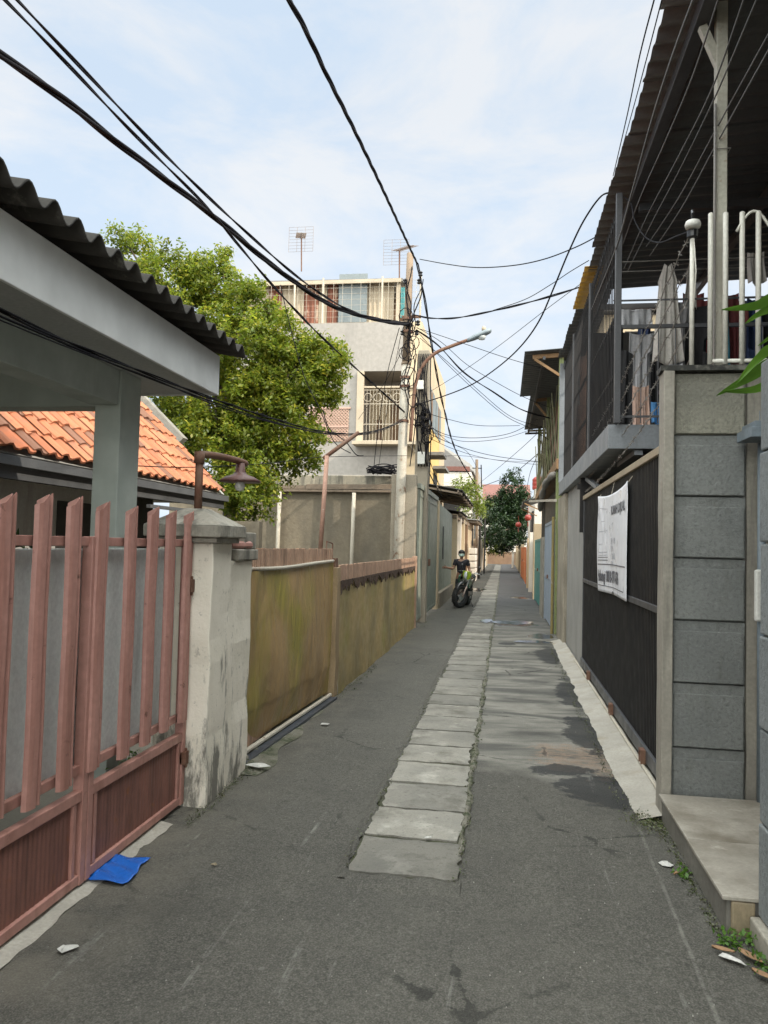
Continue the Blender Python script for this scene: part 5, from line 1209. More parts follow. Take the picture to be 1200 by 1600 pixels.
build_each(b, 'pilaster', bcream, rw)
doorthing('steel_gate', 'orange steel gate further down the right side', orangedoor, 37.1, 46.5, 1.75, 1.02)
rb = thing('far_right_house', 'pale house with a red water tank behind the orange gate', 'house', (3, 40, 0))
MB().box(1.5, 6, 39, 50, -.05, 4.4).build('wall', whitewall, rb)
MB().box(1.42, 1.499, 40, 43, 2.3, 3.6).build('window', darkvoid, rb)
MB().box(1.85, 6.2, 38.6, 50.4, 4.42, 4.6).build('roof', greyroof, rb)
MB().box(1.75, 2.45, 46, 47.4, 4.6, 5.2).build('tank_stand', colconc, rb)
tk_ = MB().lathe((1.98, 46.6, 5.2), [(.33, 0), (.36, .05), (.36, .2), (.34, .22), (.36, .25), (.36, .45), (.34, .47), (.36, .5), (.36, .62), (.22, .76), (.10, .80), (.10, .86), (0, .87)], 20)
tag(tk_.build('water_tank', redpl, loc=(1.98, 46.6, 5.2), smooth=True), 'orange red plastic water tank on the roof of the far right house', 'water tank')
aw = thing('awning', 'dark slatted awning over the right side above the red lanterns', 'awning', (1.1, 34, 3.6))
corr(0.75, 1.9, 31.5, 36.5, 3.55, 3.95).build('roof_sheet', roofunder, aw, smooth=True, solid=.01)
MB().bar((0.8, 31.6, 3.5), (1.5, 31.6, 3.2), .05, .05).bar((0.8, 36.3, 3.5), (1.5, 36.3, 3.2), .05, .05).build('bracket', orangewood, aw)
for k, (u, v, Y, lab) in enumerate(((825, 809, 38, 'red paper lantern hanging nearer and higher under the slatted awning'), (810, 820, 44, 'red paper lantern hanging lower, left of the other lantern'))):
    p = at(u, v, y=Y); t = thing('paper_lantern', lab, 'lantern', (p.x, p.y, p.z))
    b = MB().lathe((p.x, p.y, p.z), [(.06, -.15), (.12, -.12), (.16, -.05), (.165, 0), (.16, .05), (.12, .12), (.06, .15)], 16); b.build('shade', redpl, t, smooth=True)
    MB().tube([(p.x, p.y, p.z + .2), (p.x, p.y, p.z + .5)], .012, 5).tube([(p.x, p.y, p.z - .2), (p.x, p.y, p.z - .42)], .02, 5).build('cord', redpl, t)
tag(MB().tube([(.78, 66, 0), (.80, 66, 3.4)], .10, 8).build('lamp_post', whitewall, loc=(.78, 66, 0)), 'short white post on the right near the end of the alley', 'post')

# ------------------------------------------------------------------ far left houses, end of the alley
wh = thing('white_house', 'white house with a jutting balcony and grey hipped roof beyond the grey building', 'house', (-4, 46, 0))
MB().box(-9, -2.2, 44, 54, -.05, 5.9).build('wall', whitewall, wh)
MB().prism([(-9.4, 5.95), (-1.75, 5.95), (-3.6, 7.35), (-9.4, 7.35)], 'y', 43.4, 54.5).build('roof', greyroof, wh)
MB().box(-4.4, -1.85, 42.8, 46.5, 5.05, 5.25).box(-4.4, -1.85, 42.8, 42.9, 5.25, 5.85).box(-1.95, -1.85, 42.9, 46.5, 5.25, 5.85).build('balcony', whitewall, wh, bevel=.02)
MB().box(-4.4, -1.95, 42.7, 43.4, 5.9, 6.15).build('roof_trim', redroof, wh)
MB().box(-3.6, -2.5, 43.96, 43.999, 2.6, 4.4).build('window', darkvoid, wh)
wh2 = thing('grey_gable_house', 'tall plain grey gable wall behind the white balcony house', 'house', (-4, 60, 0))
MB().prism([(-8, -.05), (-1.9, -.05), (-1.9, 7.2), (-2.6, 7.9), (-5.2, 9.6), (-8, 8.2)], 'y', 57, 68).build('wall', M('grey_gable_render', (0.40, 0.38, 0.35), (0.34, 0.325, 0.30)), wh2)
MB().box(-1.899, -1.88, 58, 60, 4, 5.6).build('window', darkvoid, wh2)
rdh = thing('red_roof_house', 'distant white house with a faded red roof closing the view above the alley', 'house', (-1, 88, 0))
MB().box(-5, 2.4, 84, 92, -.05, 6.9).build('wall', whitewall, rdh)
MB().add([(-5.4, 83.4, 6.9), (2.8, 83.4, 6.9), (2.8, 88, 8.9), (-5.4, 88, 8.9), (-5.4, 92.6, 6.9), (2.8, 92.6, 6.9)], [(0,1,2,3), (3,2,5,4), (0,3,4), (1,5,2), (0,4,5,1)]).build('roof', redroof, rdh)
build_each(MB().box(-3.4, -1.4, 83.95, 83.999, 4.6, 6.2).box(-.8, .6, 83.95, 83.999, 4.6, 6.2), 'window', darkvoid, rdh)
eg = thing('end_gate', 'low brown gate across the far end of the alley', 'gate', (-.3, 82, 0))
MB().box(-2.5, 2, 82, 82.2, -.05, 1.3).build('panel', brownwood, eg)
MB().box(-2.6, -2.2, 81.9, 82.3, -.05, 2.0).build('post', whitewall, eg); MB().box(1.3, 1.7, 81.9, 82.3, -.05, 2.0).build('post', whitewall, eg)
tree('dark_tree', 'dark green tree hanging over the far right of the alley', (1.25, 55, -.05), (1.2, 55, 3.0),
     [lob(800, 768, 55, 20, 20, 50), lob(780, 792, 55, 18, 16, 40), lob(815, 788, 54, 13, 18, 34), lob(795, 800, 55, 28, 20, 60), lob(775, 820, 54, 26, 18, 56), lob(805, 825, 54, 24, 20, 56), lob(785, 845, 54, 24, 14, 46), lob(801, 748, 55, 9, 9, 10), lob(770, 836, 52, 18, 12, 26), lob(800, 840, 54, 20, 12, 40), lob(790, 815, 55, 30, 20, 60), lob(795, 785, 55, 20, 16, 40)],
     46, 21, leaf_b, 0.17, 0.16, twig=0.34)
bark2 = bark
tree('lime_shrub', 'yellow green shrub leaning over the low pillared wall', (-1.75, 58, -.05), (-1.7, 58, 2.2), [lob(766, 850, 57, 13, 10, 30), lob(774, 856, 57, 9, 7, 14), lob(758, 846, 57, 8, 8, 10)], 22, 22, leaf_c, 0.18, 0.07, twig=0.3)
tree('lime_tree', 'small yellow green tree in front of the white balcony house', (-2.7, 41, -.05), (-2.7, 41, 3.0), [lob(724, 760, 41, 13, 10, 26), lob(740, 775, 41, 10, 12, 22), lob(733, 795, 41, 14, 14, 24), lob(748, 800, 41, 9, 10, 12)], 20, 23, leaf_c, 0.17, 0.06, twig=0.3)
tree('lime_tree', 'thin yellow green tree below the faded red roof', (-1.9, 76, -.05), (-1.9, 76, 3.6), [lob(757, 795, 76, 12, 10, 26), lob(765, 788, 76, 10, 8, 18), lob(752, 806, 76, 12, 10, 22)], 18, 24, leaf_c, 0.26, 0.08, twig=0.4)
p0, p1 = at(746, 860, y=44), at(745, 718, y=44)
fp = thing('far_pole', 'thin dark utility pole standing beyond the small awnings on the left', 'pole', (p0.x, 44, 0))
MB().tube([(p0.x, 44, 0), p1], .085, 8).build('shaft', polebrown, fp)
b = MB().bar(p1 - Vector((.25, 0, .5)), p1 + Vector((.3, 0, -.5)), .05, .05).tube([p1 + Vector((.25, 0, -.3)), p1 + Vector((.3, 0, -1.6))], .03, 5); b.build('crossarm', cable_m, fp)
p0 = at(757, 860, y=50)
tag(MB().tube([(p0.x, 50, 0), (p0.x, 50, 3.8)], .055, 8).build('far_post', darkvoid, loc=(p0.x, 50, 0)), 'thin dark post in front of the yellow green shrubs', 'post')

# ------------------------------------------------------------------ cables
def solve_cable(px, Y0, Y1):
    A = at(*px[0], y=Y0); B = at(*px[-1], y=Y1); out = [A]; n = len(px)
    a2 = Vector((A.x, A.y)); d2 = Vector((B.x - A.x, B.y - A.y))
    for k, (u, v) in enumerate(px[1:-1], 1):
        w = RB @ Vector((u - 600, 800 - v, -1200)); w2 = Vector((w.x, w.y))
        det = -d2.x*w2.y + d2.y*w2.x                                    # a2 + s d2 = t w2
        s_ = (a2.x*w2.y - a2.y*w2.x) / det if abs(det) > 1e-6 else k/(n-1)
        if not 0 < s_ < 1: s_ = k/(n-1)
        q = a2 + d2*s_; t = math.hypot(q.x, q.y) / math.hypot(w.x, w.y); out.append(Vector((q.x, q.y, EYE.z + w.z*t)))
    B_ = B; out.append(B_); return out
def cable(label, px, Y0, Y1, r=.008, strands=1, group=None, mat=None, twist=2.2, pts=None, ext=None):
    P = smoothpath(pts or solve_cable(px, Y0, Y1), 14 if strands > 1 else 7)
    if ext: P = [P[0] + (P[0] - P[3])/(P[0] - P[3]).length*ext] + P
    b = MB()
    if strands == 1: b.tube(P, r, 6)
    else:
        Q = []; L_ = 0
        Lt = [0]
        for i in range(1, len(P)): Lt.append(Lt[-1] + (P[i] - P[i-1]).length)
        tot = Lt[-1]; m = int(tot / .05)
        j = 0
        for i in range(m + 1):
            s_ = tot*i/m
            while j < len(P) - 2 and Lt[j+1] < s_: j += 1
            Q.append((P[j].lerp(P[j+1], min(1, max(0, (s_ - Lt[j])/max(Lt[j+1] - Lt[j], 1e-9)))), s_))
        for k in range(strands):
            pp = []
            for i, (p, s_) in enumerate(Q):
                d = (Q[min(i+1, m)][0] - Q[max(i-1, 0)][0]).normalized(); a = d.cross(Vector((0, 0, 1))).normalized(); c = a.cross(d)
                ph = s_*2*math.pi/twist + k*2*math.pi/strands; rr_ = r*1.02
                pp.append(p + a*rr_*math.cos(ph) + c*rr_*math.sin(ph))
            b.tube(pp, r, 6)
    mid = P[len(P)//2]
    o = b.build('overhead_cable', mat or cable_m, loc=tuple(mid), smooth=True); tag(o, label, 'cable', group or 'overhead cables'); return o
cable('thickest twisted black cable sweeping from the left edge down to the utility pole', [(0, 85), (95, 152), (190, 228), (340, 343), (430, 418), (520, 478), (600, 502), (640, 507)], 5.5, 15.55, .019, 3, twist=2.6, ext=9)
cable('upper straight black cable from the top left corner to the utility pole', [(27, 0), (150, 130), (260, 244), (373, 352), (480, 444), (560, 490), (640, 505)], 5.5, 15.55, .0095, 2, twist=2.1, ext=9)
cable('black cable crossing under the thickest cable and running low to the utility pole', [(8, 0), (110, 105), (205, 205), (320, 320), (372, 382), (427, 447), (496, 520), (561, 580), (632, 644)], 5.3, 15.5, .009, 2, twist=1.9, ext=9)
cable('twisted black cable falling steeply from the top centre to the top of the utility pole', [(452, 0), (478, 48), (512, 120), (556, 208), (600, 300), (630, 365), (652, 412)], 5.2, 15.5, .011, 3, twist=1.7, ext=6)
cable('twisted black cable continuing steeply from the pole top to the far houses', [(652, 412), (664, 470), (678, 560), (694, 640), (715, 710), (746, 762)], 15.5, 43.8, .015, 2, twist=3)
cable('low black cable passing across the carport fascia to the utility pole', [(0, 484), (90, 527), (200, 572), (330, 622), (430, 655), (510, 675), (580, 676), (630, 658)], 2.75, 15.5, .0055, 2, twist=1.3, ext=4)
cable('second low black cable just under the first along the carport fascia', [(0, 494), (100, 536), (200, 578), (330, 627), (430, 660), (520, 678), (590, 672), (630, 655)], 2.75, 15.5, .006, 1, ext=4)
cable('third low black cable dipping along the carport soffit', [(0, 500), (120, 548), (240, 592), (340, 634), (440, 664), (530, 680), (596, 674), (634, 650)], 2.75, 15.5, .004, 1, ext=4)
cable('thin wire level with the brown lampshade running to the pink pipe', [(195, 727), (300, 730), (420, 724), (510, 714), (640, 712)], 5.0, 15.5, .004)
cable('topmost thin wire from the pole top to the big dark roof', [(656, 405), (700, 413), (745, 418), (800, 415), (850, 405), (900, 386), (935, 368)], 15.5, 9.2, .008)
cable('black cable from the pole to the yellow roof sheet', [(648, 492), (672, 497), (710, 497), (760, 488), (820, 474), (870, 460), (908, 448)], 15.5, 11, .009, 2, twist=2.2)
cable('thin wire branching up from the cable near the yellow roof sheet', [(770, 485), (820, 468), (860, 445), (890, 425), (920, 407)], 13, 10, .006)
cable('long sagging black cable from the lamp arm up to the eave of the dark roof', [(648, 633), (690, 620), (735, 602), (775, 576), (812, 543), (842, 502), (866, 448), (888, 395), (912, 345), (940, 306), (962, 302)], 15.5, 8.3, .010)
cable('looping black cable from the dark eave to the round fence lamp', [(962, 302), (984, 315), (992, 345), (1008, 370), (1030, 379), (1055, 370), (1076, 362)], 8.3, 5.3, .006)
cable('faint thin wire slanting from the lamp arm to the dark roof', [(672, 612), (720, 582), (780, 540), (850, 486), (912, 440)], 15.5, 10.8, .005)
G2 = 'wires from the utility pole to the timber house'
for k, (lab, px, Y1) in enumerate((
    ('uppermost wire of the fan from the pole to the timber house', [(650, 512), (690, 525), (740, 542), (800, 562), (872, 582)], 15.4),
    ('second wire of the fan, ending on the jutting canopy', [(652, 512), (690, 535), (730, 570), (780, 600), (822, 622), (868, 640)], 18),
    ('third wire of the fan, thick and looped round another', [(650, 515), (685, 540), (725, 582), (770, 612), (815, 640), (866, 655)], 18.2),
    ('fourth wire of the fan, dropping to the bamboo trellis', [(654, 520), (690, 560), (740, 608), (790, 650), (830, 670), (862, 690)], 19),
    ('lowest wire of the fan, almost straight', [(656, 528), (700, 566), (750, 612), (800, 652), (850, 668)], 20))):
    cable(lab, px, 15.5, Y1, .009 if k == 2 else .006, 2 if k in (2,) else 1, group=G2)
G3 = 'low wires crossing the far part of the alley'
for k, (lab, px, Y0, Y1, r_) in enumerate((
    ('first low wire crossing just above the vanishing alley', [(650, 640), (700, 655), (750, 665), (812, 665)], 15.6, 22, .007),
    ('low wire bowing upward to the trellis end', [(660, 660), (700, 680), (750, 684), (800, 676), (840, 655)], 15.6, 21, .007),
    ('low wire sagging most between pole and trellis', [(655, 668), (690, 680), (730, 690), (790, 684), (838, 668)], 15.6, 23, .006),
    ('low wire running from the concrete post to the red brick edge', [(660, 672), (710, 695), (770, 712), (845, 722)], 16.5, 24, .008),
    ('slack wire beneath the red brick edge wire', [(662, 680), (710, 702), (770, 718), (850, 727)], 16.5, 25, .006),
    ('faint level wire far down the alley', [(668, 716), (720, 712), (790, 720), (846, 722)], 17, 26, .005),
    ('wire from the far pole rising to the right', [(748, 762), (775, 752), (800, 742), (845, 705)], 44, 26, .014),
    ('thin wire from the far pole rising steeply right', [(748, 756), (780, 730), (815, 700), (845, 672)], 44, 25, .010),
    ('thin wire from the far pole to the left building', [(745, 730), (730, 706), (700, 690), (676, 668)], 44, 26, .010),
    ('wire coming down from the trellis to the water tank', [(846, 690), (838, 715), (828, 740), (822, 770)], 24, 44, .012))):
    cable(lab, px, Y0, Y1, r_, group=G3)
G4 = 'drop wires at the utility pole'
for k, (lab, px, Y0, Y1, r_) in enumerate((
    ('drop wire slanting left of the pole to the wall coping', [(624, 512), (606, 580), (592, 660), (583, 742)], 15.55, 16.3, .008),
    ('second drop wire slanting to the wall coping', [(626, 525), (612, 600), (600, 670), (590, 742)], 15.55, 16.3, .006),
    ('drop wire crossing the cream balcony grille', [(630, 545), (606, 590), (585, 620), (560, 655)], 15.55, 22, .006),
    ('dark wire falling right of the pole to the awning', [(650, 600), (656, 660), (668, 710), (690, 768)], 15.7, 23, .010),
    ('second dark wire falling right of the pole behind the post', [(655, 690), (664, 722), (676, 750), (690, 775)], 15.9, 23, .014),
    ('thin curling wire hanging from the pink pipe arm', [(504, 640), (515, 670), (540, 690), (556, 710), (568, 712)], 9.2, 9.4, .006),
    ('thin wire hanging through the tree towards the wall', [(438, 445), (456, 520), (476, 590), (500, 640), (522, 690), (548, 708)], 11, 12, .007))):
    cable(lab, px, Y0, Y1, r_, group=G4)
greywire = M('dusty_grey_cable', (0.16, 0.16, 0.16), (0.12, 0.12, 0.12), rough=0.6, bump=0)
G5 = 'wires running along the dark roof'
for k, (lab, px, Y0, Y1, r_) in enumerate((
    ('wire just outside the dark eave from the top edge', [(1022, 0), (1000, 85), (980, 180), (958, 275)], 4.6, 9.3, .005),
    ('second wire close outside the dark eave', [(1034, 0), (1012, 85), (992, 160), (962, 268)], 4.6, 9.2, .004),
    ('pale edged wire following the eave beam', [(1083, 0), (1050, 90), (1018, 190), (985, 310), (962, 390), (930, 470), (892, 565)], 4.4, 14, .008),
    ('wire under the dark roof left of the roof post', [(1122, 0), (1082, 120), (1040, 220), (1000, 310), (970, 390)], 4.2, 8.6, .005),
    ('wire under the dark roof crossing the roof post', [(1162, 0), (1112, 140), (1060, 245), (1010, 340), (975, 420)], 4.2, 8.6, .005),
    ('second wire crossing the roof post lower down', [(1182, 0), (1118, 150), (1065, 260), (1020, 345), (980, 425)], 4.2, 8.6, .005),
    ('wire from the right edge under the dark roof', [(1200, 55), (1120, 200), (1060, 310), (1010, 385)], 4.2, 8.0, .005),
    ('lowest wire from the right edge under the dark roof', [(1200, 80), (1125, 215), (1065, 325), (1015, 400)], 4.2, 8.0, .005))):
    cable(lab, px, Y0, Y1, r_, group=G5, ext=3, mat=greywire if k > 1 else None)

# ------------------------------------------------------------------ person and motorcycle
def skin_mesh(name, mat, parent, chains, subd=2):
    """chains: lists of (x,y,z,r) joined where the points coincide; first point of the first chain is the root"""
    V = []; Ed = []; Rr = []; idx = {}
    def vid(p):
        k = (round(p[0], 4), round(p[1], 4), round(p[2], 4))
        if k not in idx: idx[k] = len(V); V.append(p[:3]); Rr.append(p[3])
        return idx[k]
    for c in chains:
        ids = [vid(p) for p in c]
        for a, b_ in zip(ids, ids[1:]): Ed.append((a, b_))
    me = bpy.data.meshes.new(name); me.from_pydata(V, Ed, []); me.update()
    o = bpy.data.objects.new(name, me); COL.objects.link(o); o.parent = parent
    md = o.modifiers.new('skin', 'SKIN'); md.use_smooth_shade = True
    sv = me.skin_vertices[0].data
    for i, r_ in enumerate(Rr): sv[i].radius = (r_, r_) if isinstance(r_, float) else r_; sv[i].use_root = (i == 0)
    ss = o.modifiers.new('subdivision', 'SUBSURF'); ss.levels = subd; ss.render_levels = subd
    me.materials.append(mat); return o
pe = thing('person', 'person in a black shirt and pale face mask standing behind the parked motorcycle', 'person', (-1.20, 22.35, 0), math.radians(6))
HD = 1.47
pelvis = (0, 0, .82, .12); chest = (0, .0, 1.12, .135); neck = (0, -.005, 1.30, .05)
def finger(o, d, lens, r, bend):
    pts = [(*o, r)]; p = Vector(o); d = Vector(d)
    for L_ in lens:
        p = p + d*L_; pts.append((p.x, p.y, p.z, r*.9)); d = (d + Vector(bend)).normalized()
    return pts
def hand(w, d, side, bend):
    """palm from the wrist w along d, four fingers and a thumb"""
    w = Vector(w); d = Vector(d).normalized(); s_ = Vector(side).normalized(); palm = w + d*.07; out = [[(*w, .026), (*(w + d*.035), .032), (*palm, .034)]]
    for k, L_ in enumerate((.030, .034, .032, .025)):
        o_ = palm + s_*(.027 - k*.018); out.append([(*palm, .034)] + finger(tuple(o_ + d*.012), d, (L_, L_*.75, L_*.6), .0085, bend))
    out.append([(*(w + d*.035), .032)] + finger(tuple(w + d*.045 + s_*.035), (d*.6 + s_).normalized(), (.03, .025), .010, tuple(d*.4)))
    return out
rsh = (-.165, 0, 1.255, .062); rel = (-.235, -.06, 1.03, .042); rwr = (-.42, -.16, 1.06, .028)       # arm held out to the wall side
lsh = (.165, 0, 1.255, .062); lel = (.235, -.03, 1.01, .042); lwr = (.25, -.22, .98, .028)            # hand towards the handlebar
rhip = (-.09, 0, .78, .085); lhip = (.09, 0, .78, .085)
skin_mesh('body', skin, pe, [[pelvis, (0, 0, .95, .115), chest, (0, 0, 1.25, .10), neck, (0, -.015, 1.37, .052)],
    [(0, 0, 1.25, .10), rsh, rel, (-.33, -.11, 1.045, .036), rwr], *hand(rwr[:3], (-.9, -.4, .05), (0, -.3, 1), (0, -.25, -.25)),
    [(0, 0, 1.25, .10), lsh, lel, (.243, -.13, .99, .036), lwr], *hand(lwr[:3], (.05, -1, -.1), (-1, 0, .2), (0, .05, -.5)),
    [pelvis, rhip, (-.10, -.02, .44, .058), (-.11, .03, .08, .038), (-.11, -.03, .04, .04), (-.115, -.14, .03, .03)],
    [pelvis, lhip, (.10, -.03, .44, .058), (.12, .0, .08, .038), (.12, -.06, .04, .04), (.125, -.17, .03, .03)],
    [(0, -.015, 1.37, .052), (0, -.02, 1.43, .072), (0, -.012, 1.49, .082), (0, -.005, 1.545, .055)]], 2)
# facial features: nose, ears, eyes
b = MB(); b.lathe((0, -.098, 1.452), [(.0, -.018), (.014, -.012), (.012, .0), (.006, .018), (0, .03)], 8)
b.build('nose', skin, pe, local=True, smooth=True)
for s_ in (-1, 1):
    MB().lathe((.030*s_, -.085, 1.478), [(0, -.007), (.011, 0), (0, .007)], 8).build('eye', blackpl, pe, local=True, smooth=True)
    MB().lathe((.083*s_, -.005, 1.465), [(0, -.03), (.012, -.015), (.015, .01), (0, .03)], 8).build('ear', skin, pe, local=True, smooth=True)
MB().grid(lambda u, v: (.092*math.cos(math.pi*2*u)*math.sin(v*math.pi*.52), .012 + .100*math.sin(math.pi*2*u)*math.sin(v*math.pi*.52) - (.0 if math.sin(math.pi*2*u) < 0 else -.004), 1.485 + .092*math.cos(v*math.pi*.52)*(1 if True else 0) - (.045*v**3 if math.sin(math.pi*2*u) > -.2 else -.005)), 24, 10).build('hair', hair, pe, local=True, smooth=True, solid=.012)
MB().grid(lambda u, v: ((u - .5)*.165*(1 - .25*abs(v-.5)), -.108 + .10*abs(u-.5)**1.6*2.0 + .02*(v - .5)**2 - .012*(1-abs(2*u-1)), 1.392 + .075*v), 14, 8).build('face_mask', maskcloth, pe, local=True, smooth=True, solid=.006)
skin_mesh('shirt', blackcloth, pe, [[(0, .005, .84, .135), (0, .005, .96, .130), (0, .0, 1.12, .148), (0, 0, 1.24, .115), (0, 0, 1.285, .062)],
    [(0, 0, 1.24, .115), (-.165, 0, 1.255, .075), (-.215, -.04, 1.10, .062)], [(0, 0, 1.24, .115), (.165, 0, 1.255, .075), (.215, -.02, 1.10, .062)]], 2)
skin_mesh('trousers', trouser_m, pe, [[(0, 0, .86, .125), (0, 0, .80, .125)], [(0, 0, .80, .125), (-.095, 0, .74, .098), (-.10, -.02, .44, .074), (-.11, .03, .09, .056)],
    [(0, 0, .80, .125), (.095, 0, .74, .098), (.10, -.03, .44, .074), (.12, 0, .09, .056)]], 2)
for s_, q in ((-.112, (.0, -.03)), (.122, (-.03, -.06))):
    MB().prism([(-.09 + q[1], 0), (.10 + q[1]*0, 0), (.10, .07), (.02, .085), (-.06 + q[1], .055), (-.12 + q[1], .04), (-.13 + q[1], .01)], 'x', s_ - .045, s_ + .045).build('shoe', rubber, pe, local=True, bevel=.012)

mc = thing('motorcycle', 'parked trail motorcycle with a lime headlight cowl and knobby front tyre on its side stand', 'motorcycle', (-1.03, 21.72, 0.005), math.radians(-14))
mc.rotation_euler = (0, math.radians(7), math.radians(-9)); mc.scale = (.92, .92, .92); mc.location = (-1.10, 21.75, 0.005)
def lb(b, name, mat, parent, **k): return b.build(name, mat, parent, local=True, **k)
def wheel(cx, cy, cz, R_, w, ang, name):
    ca, sa = math.cos(ang), math.sin(ang)
    def tr(p): x, y, z = p; return (cx + x*ca - y*sa, cy + x*sa + y*ca, cz + z)
    t_ = MB(); prof = [(R_ - .105, -w*.35), (R_ - .06, -w*.5), (R_ - .012, -w*.42), (R_, -w*.2), (R_, w*.2), (R_ - .012, w*.42), (R_ - .06, w*.5), (R_ - .105, w*.35)]
    n = 40; m = len(prof)
    vs = [(h, r_*math.cos(2*math.pi*k/n), r_*math.sin(2*math.pi*k/n)) for r_, h in prof for k in range(n)]
    fs = [(i*n+k, i*n+(k+1) % n, ((i+1) % m)*n+(k+1) % n, ((i+1) % m)*n+k) for i in range(m) for k in range(n)]
    t_.add([tr(p) for p in vs], fs)
    for k in range(24):
        th = 2*math.pi*k/24
        for h in ((-.028, .028) if k % 2 else (-.05, 0, .05)):
            q = MB().box(h - .012, h + .012, -.014, .014, R_ - .012, R_ + .013)
            t_.add([tr((p[0], p[1]*math.cos(th) - p[2]*math.sin(th), p[1]*math.sin(th) + p[2]*math.cos(th))) for p in q.v], q.f)
    ty = lb(t_, 'wheel', rubber, mc)
    r_ = MB(); prof2 = [(R_ - .107, -w*.3), (R_ - .125, -w*.2), (R_ - .125, w*.2), (R_ - .107, w*.3)]
    vs = [(h, a_*math.cos(2*math.pi*k/n), a_*math.sin(2*math.pi*k/n)) for a_, h in prof2 for k in range(n)]
    r_.add([tr(p) for p in vs], [(i*n+k, i*n+(k+1) % n, ((i+1) % 4)*n+(k+1) % n, ((i+1) % 4)*n+k) for i in range(4) for k in range(n)])
    lb(r_, 'rim', greysteel, ty)
    s_ = MB()
    for k in range(18):
        th = 2*math.pi*k/18; h = .03*(1 if k % 2 else -1)
        s_.tube([tr((h, .03*math.cos(th + .5), .03*math.sin(th + .5))), tr((0, (R_ - .125)*math.cos(th), (R_ - .125)*math.sin(th)))], .0025, 4)
    lb(s_, 'spokes', greysteel, ty)
    h_ = MB(); q = MB().lathe((0, 0, 0), [(.035, -.05), (.05, -.04), (.03, 0), (.05, .04), (.035, .05)], 14, 'x'); h_.add([tr(p) for p in q.v], q.f); lb(h_, 'hub', alloy, ty)
    d_ = MB(); q = MB().lathe((.062, 0, 0), [(.05, 0), (.12, 0), (.12, .004), (.05, .004)], 20, 'x'); d_.add([tr(p) for p in q.v], q.f); lb(d_, 'brake_disc', alloy, ty)
SA = math.radians(-24)
wheel(0, -.66, .345, .335, .15, SA, 'front'); wheel(0, .64, .325, .315, .13, 0, 'rear')
def fk(x, y, z):            # fork frame, steered about the head
    a, b_ = x, y + .66; ca, sa = math.cos(SA), math.sin(SA); return (a*ca - b_*sa, -.66 + a*sa + b_*ca, z)
f_ = MB()
for s_ in (-.095, .095): f_.tube([fk(s_, -.66, .345), fk(s_, -.52, .66)], .026, 10)
lb(f_, 'fork_slider', mudm, mc, smooth=True)
f_ = MB()
for s_ in (-.095, .095): f_.tube([fk(s_, -.52, .66), fk(s_, -.40, .98)], .019, 10)
f_.bar(fk(-.12, -.46, .84), fk(.12, -.46, .84), .05, .04); f_.bar(fk(-.12, -.40, .98), fk(.12, -.40, .98), .05, .04)
lb(f_, 'fork_tube', alloy, mc)
lb(MB().grid(lambda u, v: fk((u - .5)*.13, -.66 - .40*math.cos(.35 + v*1.7) + .10, .40 + .40*math.sin(.35 + v*1.7) - .03*(2*u - 1)**2), 6, 12), 'front_fender', blackpl, mc, smooth=True, solid=.004)
lb(MB().tube([fk(-.39, -.28, 1.07), fk(-.20, -.34, 1.08), fk(-.10, -.38, 1.0), fk(.10, -.38, 1.0), fk(.20, -.34, 1.08), fk(.39, -.28, 1.07)], .014, 8), 'handlebar', alloy, mc, smooth=True)
for s_ in (-1, 1):
    lb(MB().tube([fk(.28*s_, -.32, 1.075), fk(.40*s_, -.275, 1.07)], .021, 8), 'grip', rubber, mc)
    lb(MB().tube([fk(.24*s_, -.34, 1.075), fk(.26*s_, -.41, 1.07), fk(.40*s_, -.36, 1.06)], .006, 5), 'lever', alloy, mc)
    lb(MB().tube([fk(.22*s_, -.34, 1.08), fk(.30*s_, -.33, 1.22)], .006, 5), 'mirror_stem', blackpl, mc)
    lb(MB().lathe(fk(.32*s_, -.33, 1.25), [(.0, -.012), (.045, -.008), (.05, .0), (.045, .01), (0, .014)], 12, 'y'), 'mirror', blackpl, mc, smooth=True)
    lb(MB().lathe(fk(.20*s_, -.47, .93), [(0, -.02), (.025, -.01), (.025, .01), (0, .03)], 8, 'x'), 'indicator', redpl if False else orangewood, mc, smooth=True)
cw_ = MB(); cw_.prism([(-.13, 1.10), (.13, 1.10), (.15, 1.0), (.10, .86), (0, .82), (-.10, .86), (-.15, 1.0)], 'y', 0, .06)
lb(MB().add([fk(x, -.50 + y + (1.10 - z)*.12, z) for x, y, z in cw_.v], cw_.f), 'headlight_cowl', limepl, mc, bevel=.012)
lb(MB().add([fk(x*.5, -.535 + y, .97 + z) for x, y, z in MB().lathe((0, 0, 0), [(0, -.012), (.11, -.008), (.12, .02)], 16, 'y').v], MB().lathe((0, 0, 0), [(0, -.012), (.11, -.008), (.12, .02)], 16, 'y').f), 'headlight', glassm, mc, smooth=True)
lb(MB().tube([(0, -.38, .95), (0, -.25, .80), (0, -.12, .42), (0, .20, .38)], .024, 8).tube([(0, -.36, .92), (0, .05, .80), (0, .75, .86)], .022, 8).tube([(.05, .2, .38), (.07, .64, .325)], .02, 6).tube([(-.05, .2, .38), (-.07, .64, .325)], .02, 6).tube([(0, .2, .4), (0, .28, .78)], .022, 6), 'frame', blackpl, mc)
lb(MB().box(-.11, .11, -.14, .18, .34, .46).lathe((0, -.06, .45), [(.07, 0), (.085, .03), (.07, .05), (.085, .07), (.07, .09), (.085, .11), (.06, .14)], 12).lathe((.11, .06, .40), [(.08, 0), (.07, .04), (0, .05)], 14, 'x'), 'engine', mudm, mc, bevel=.01)
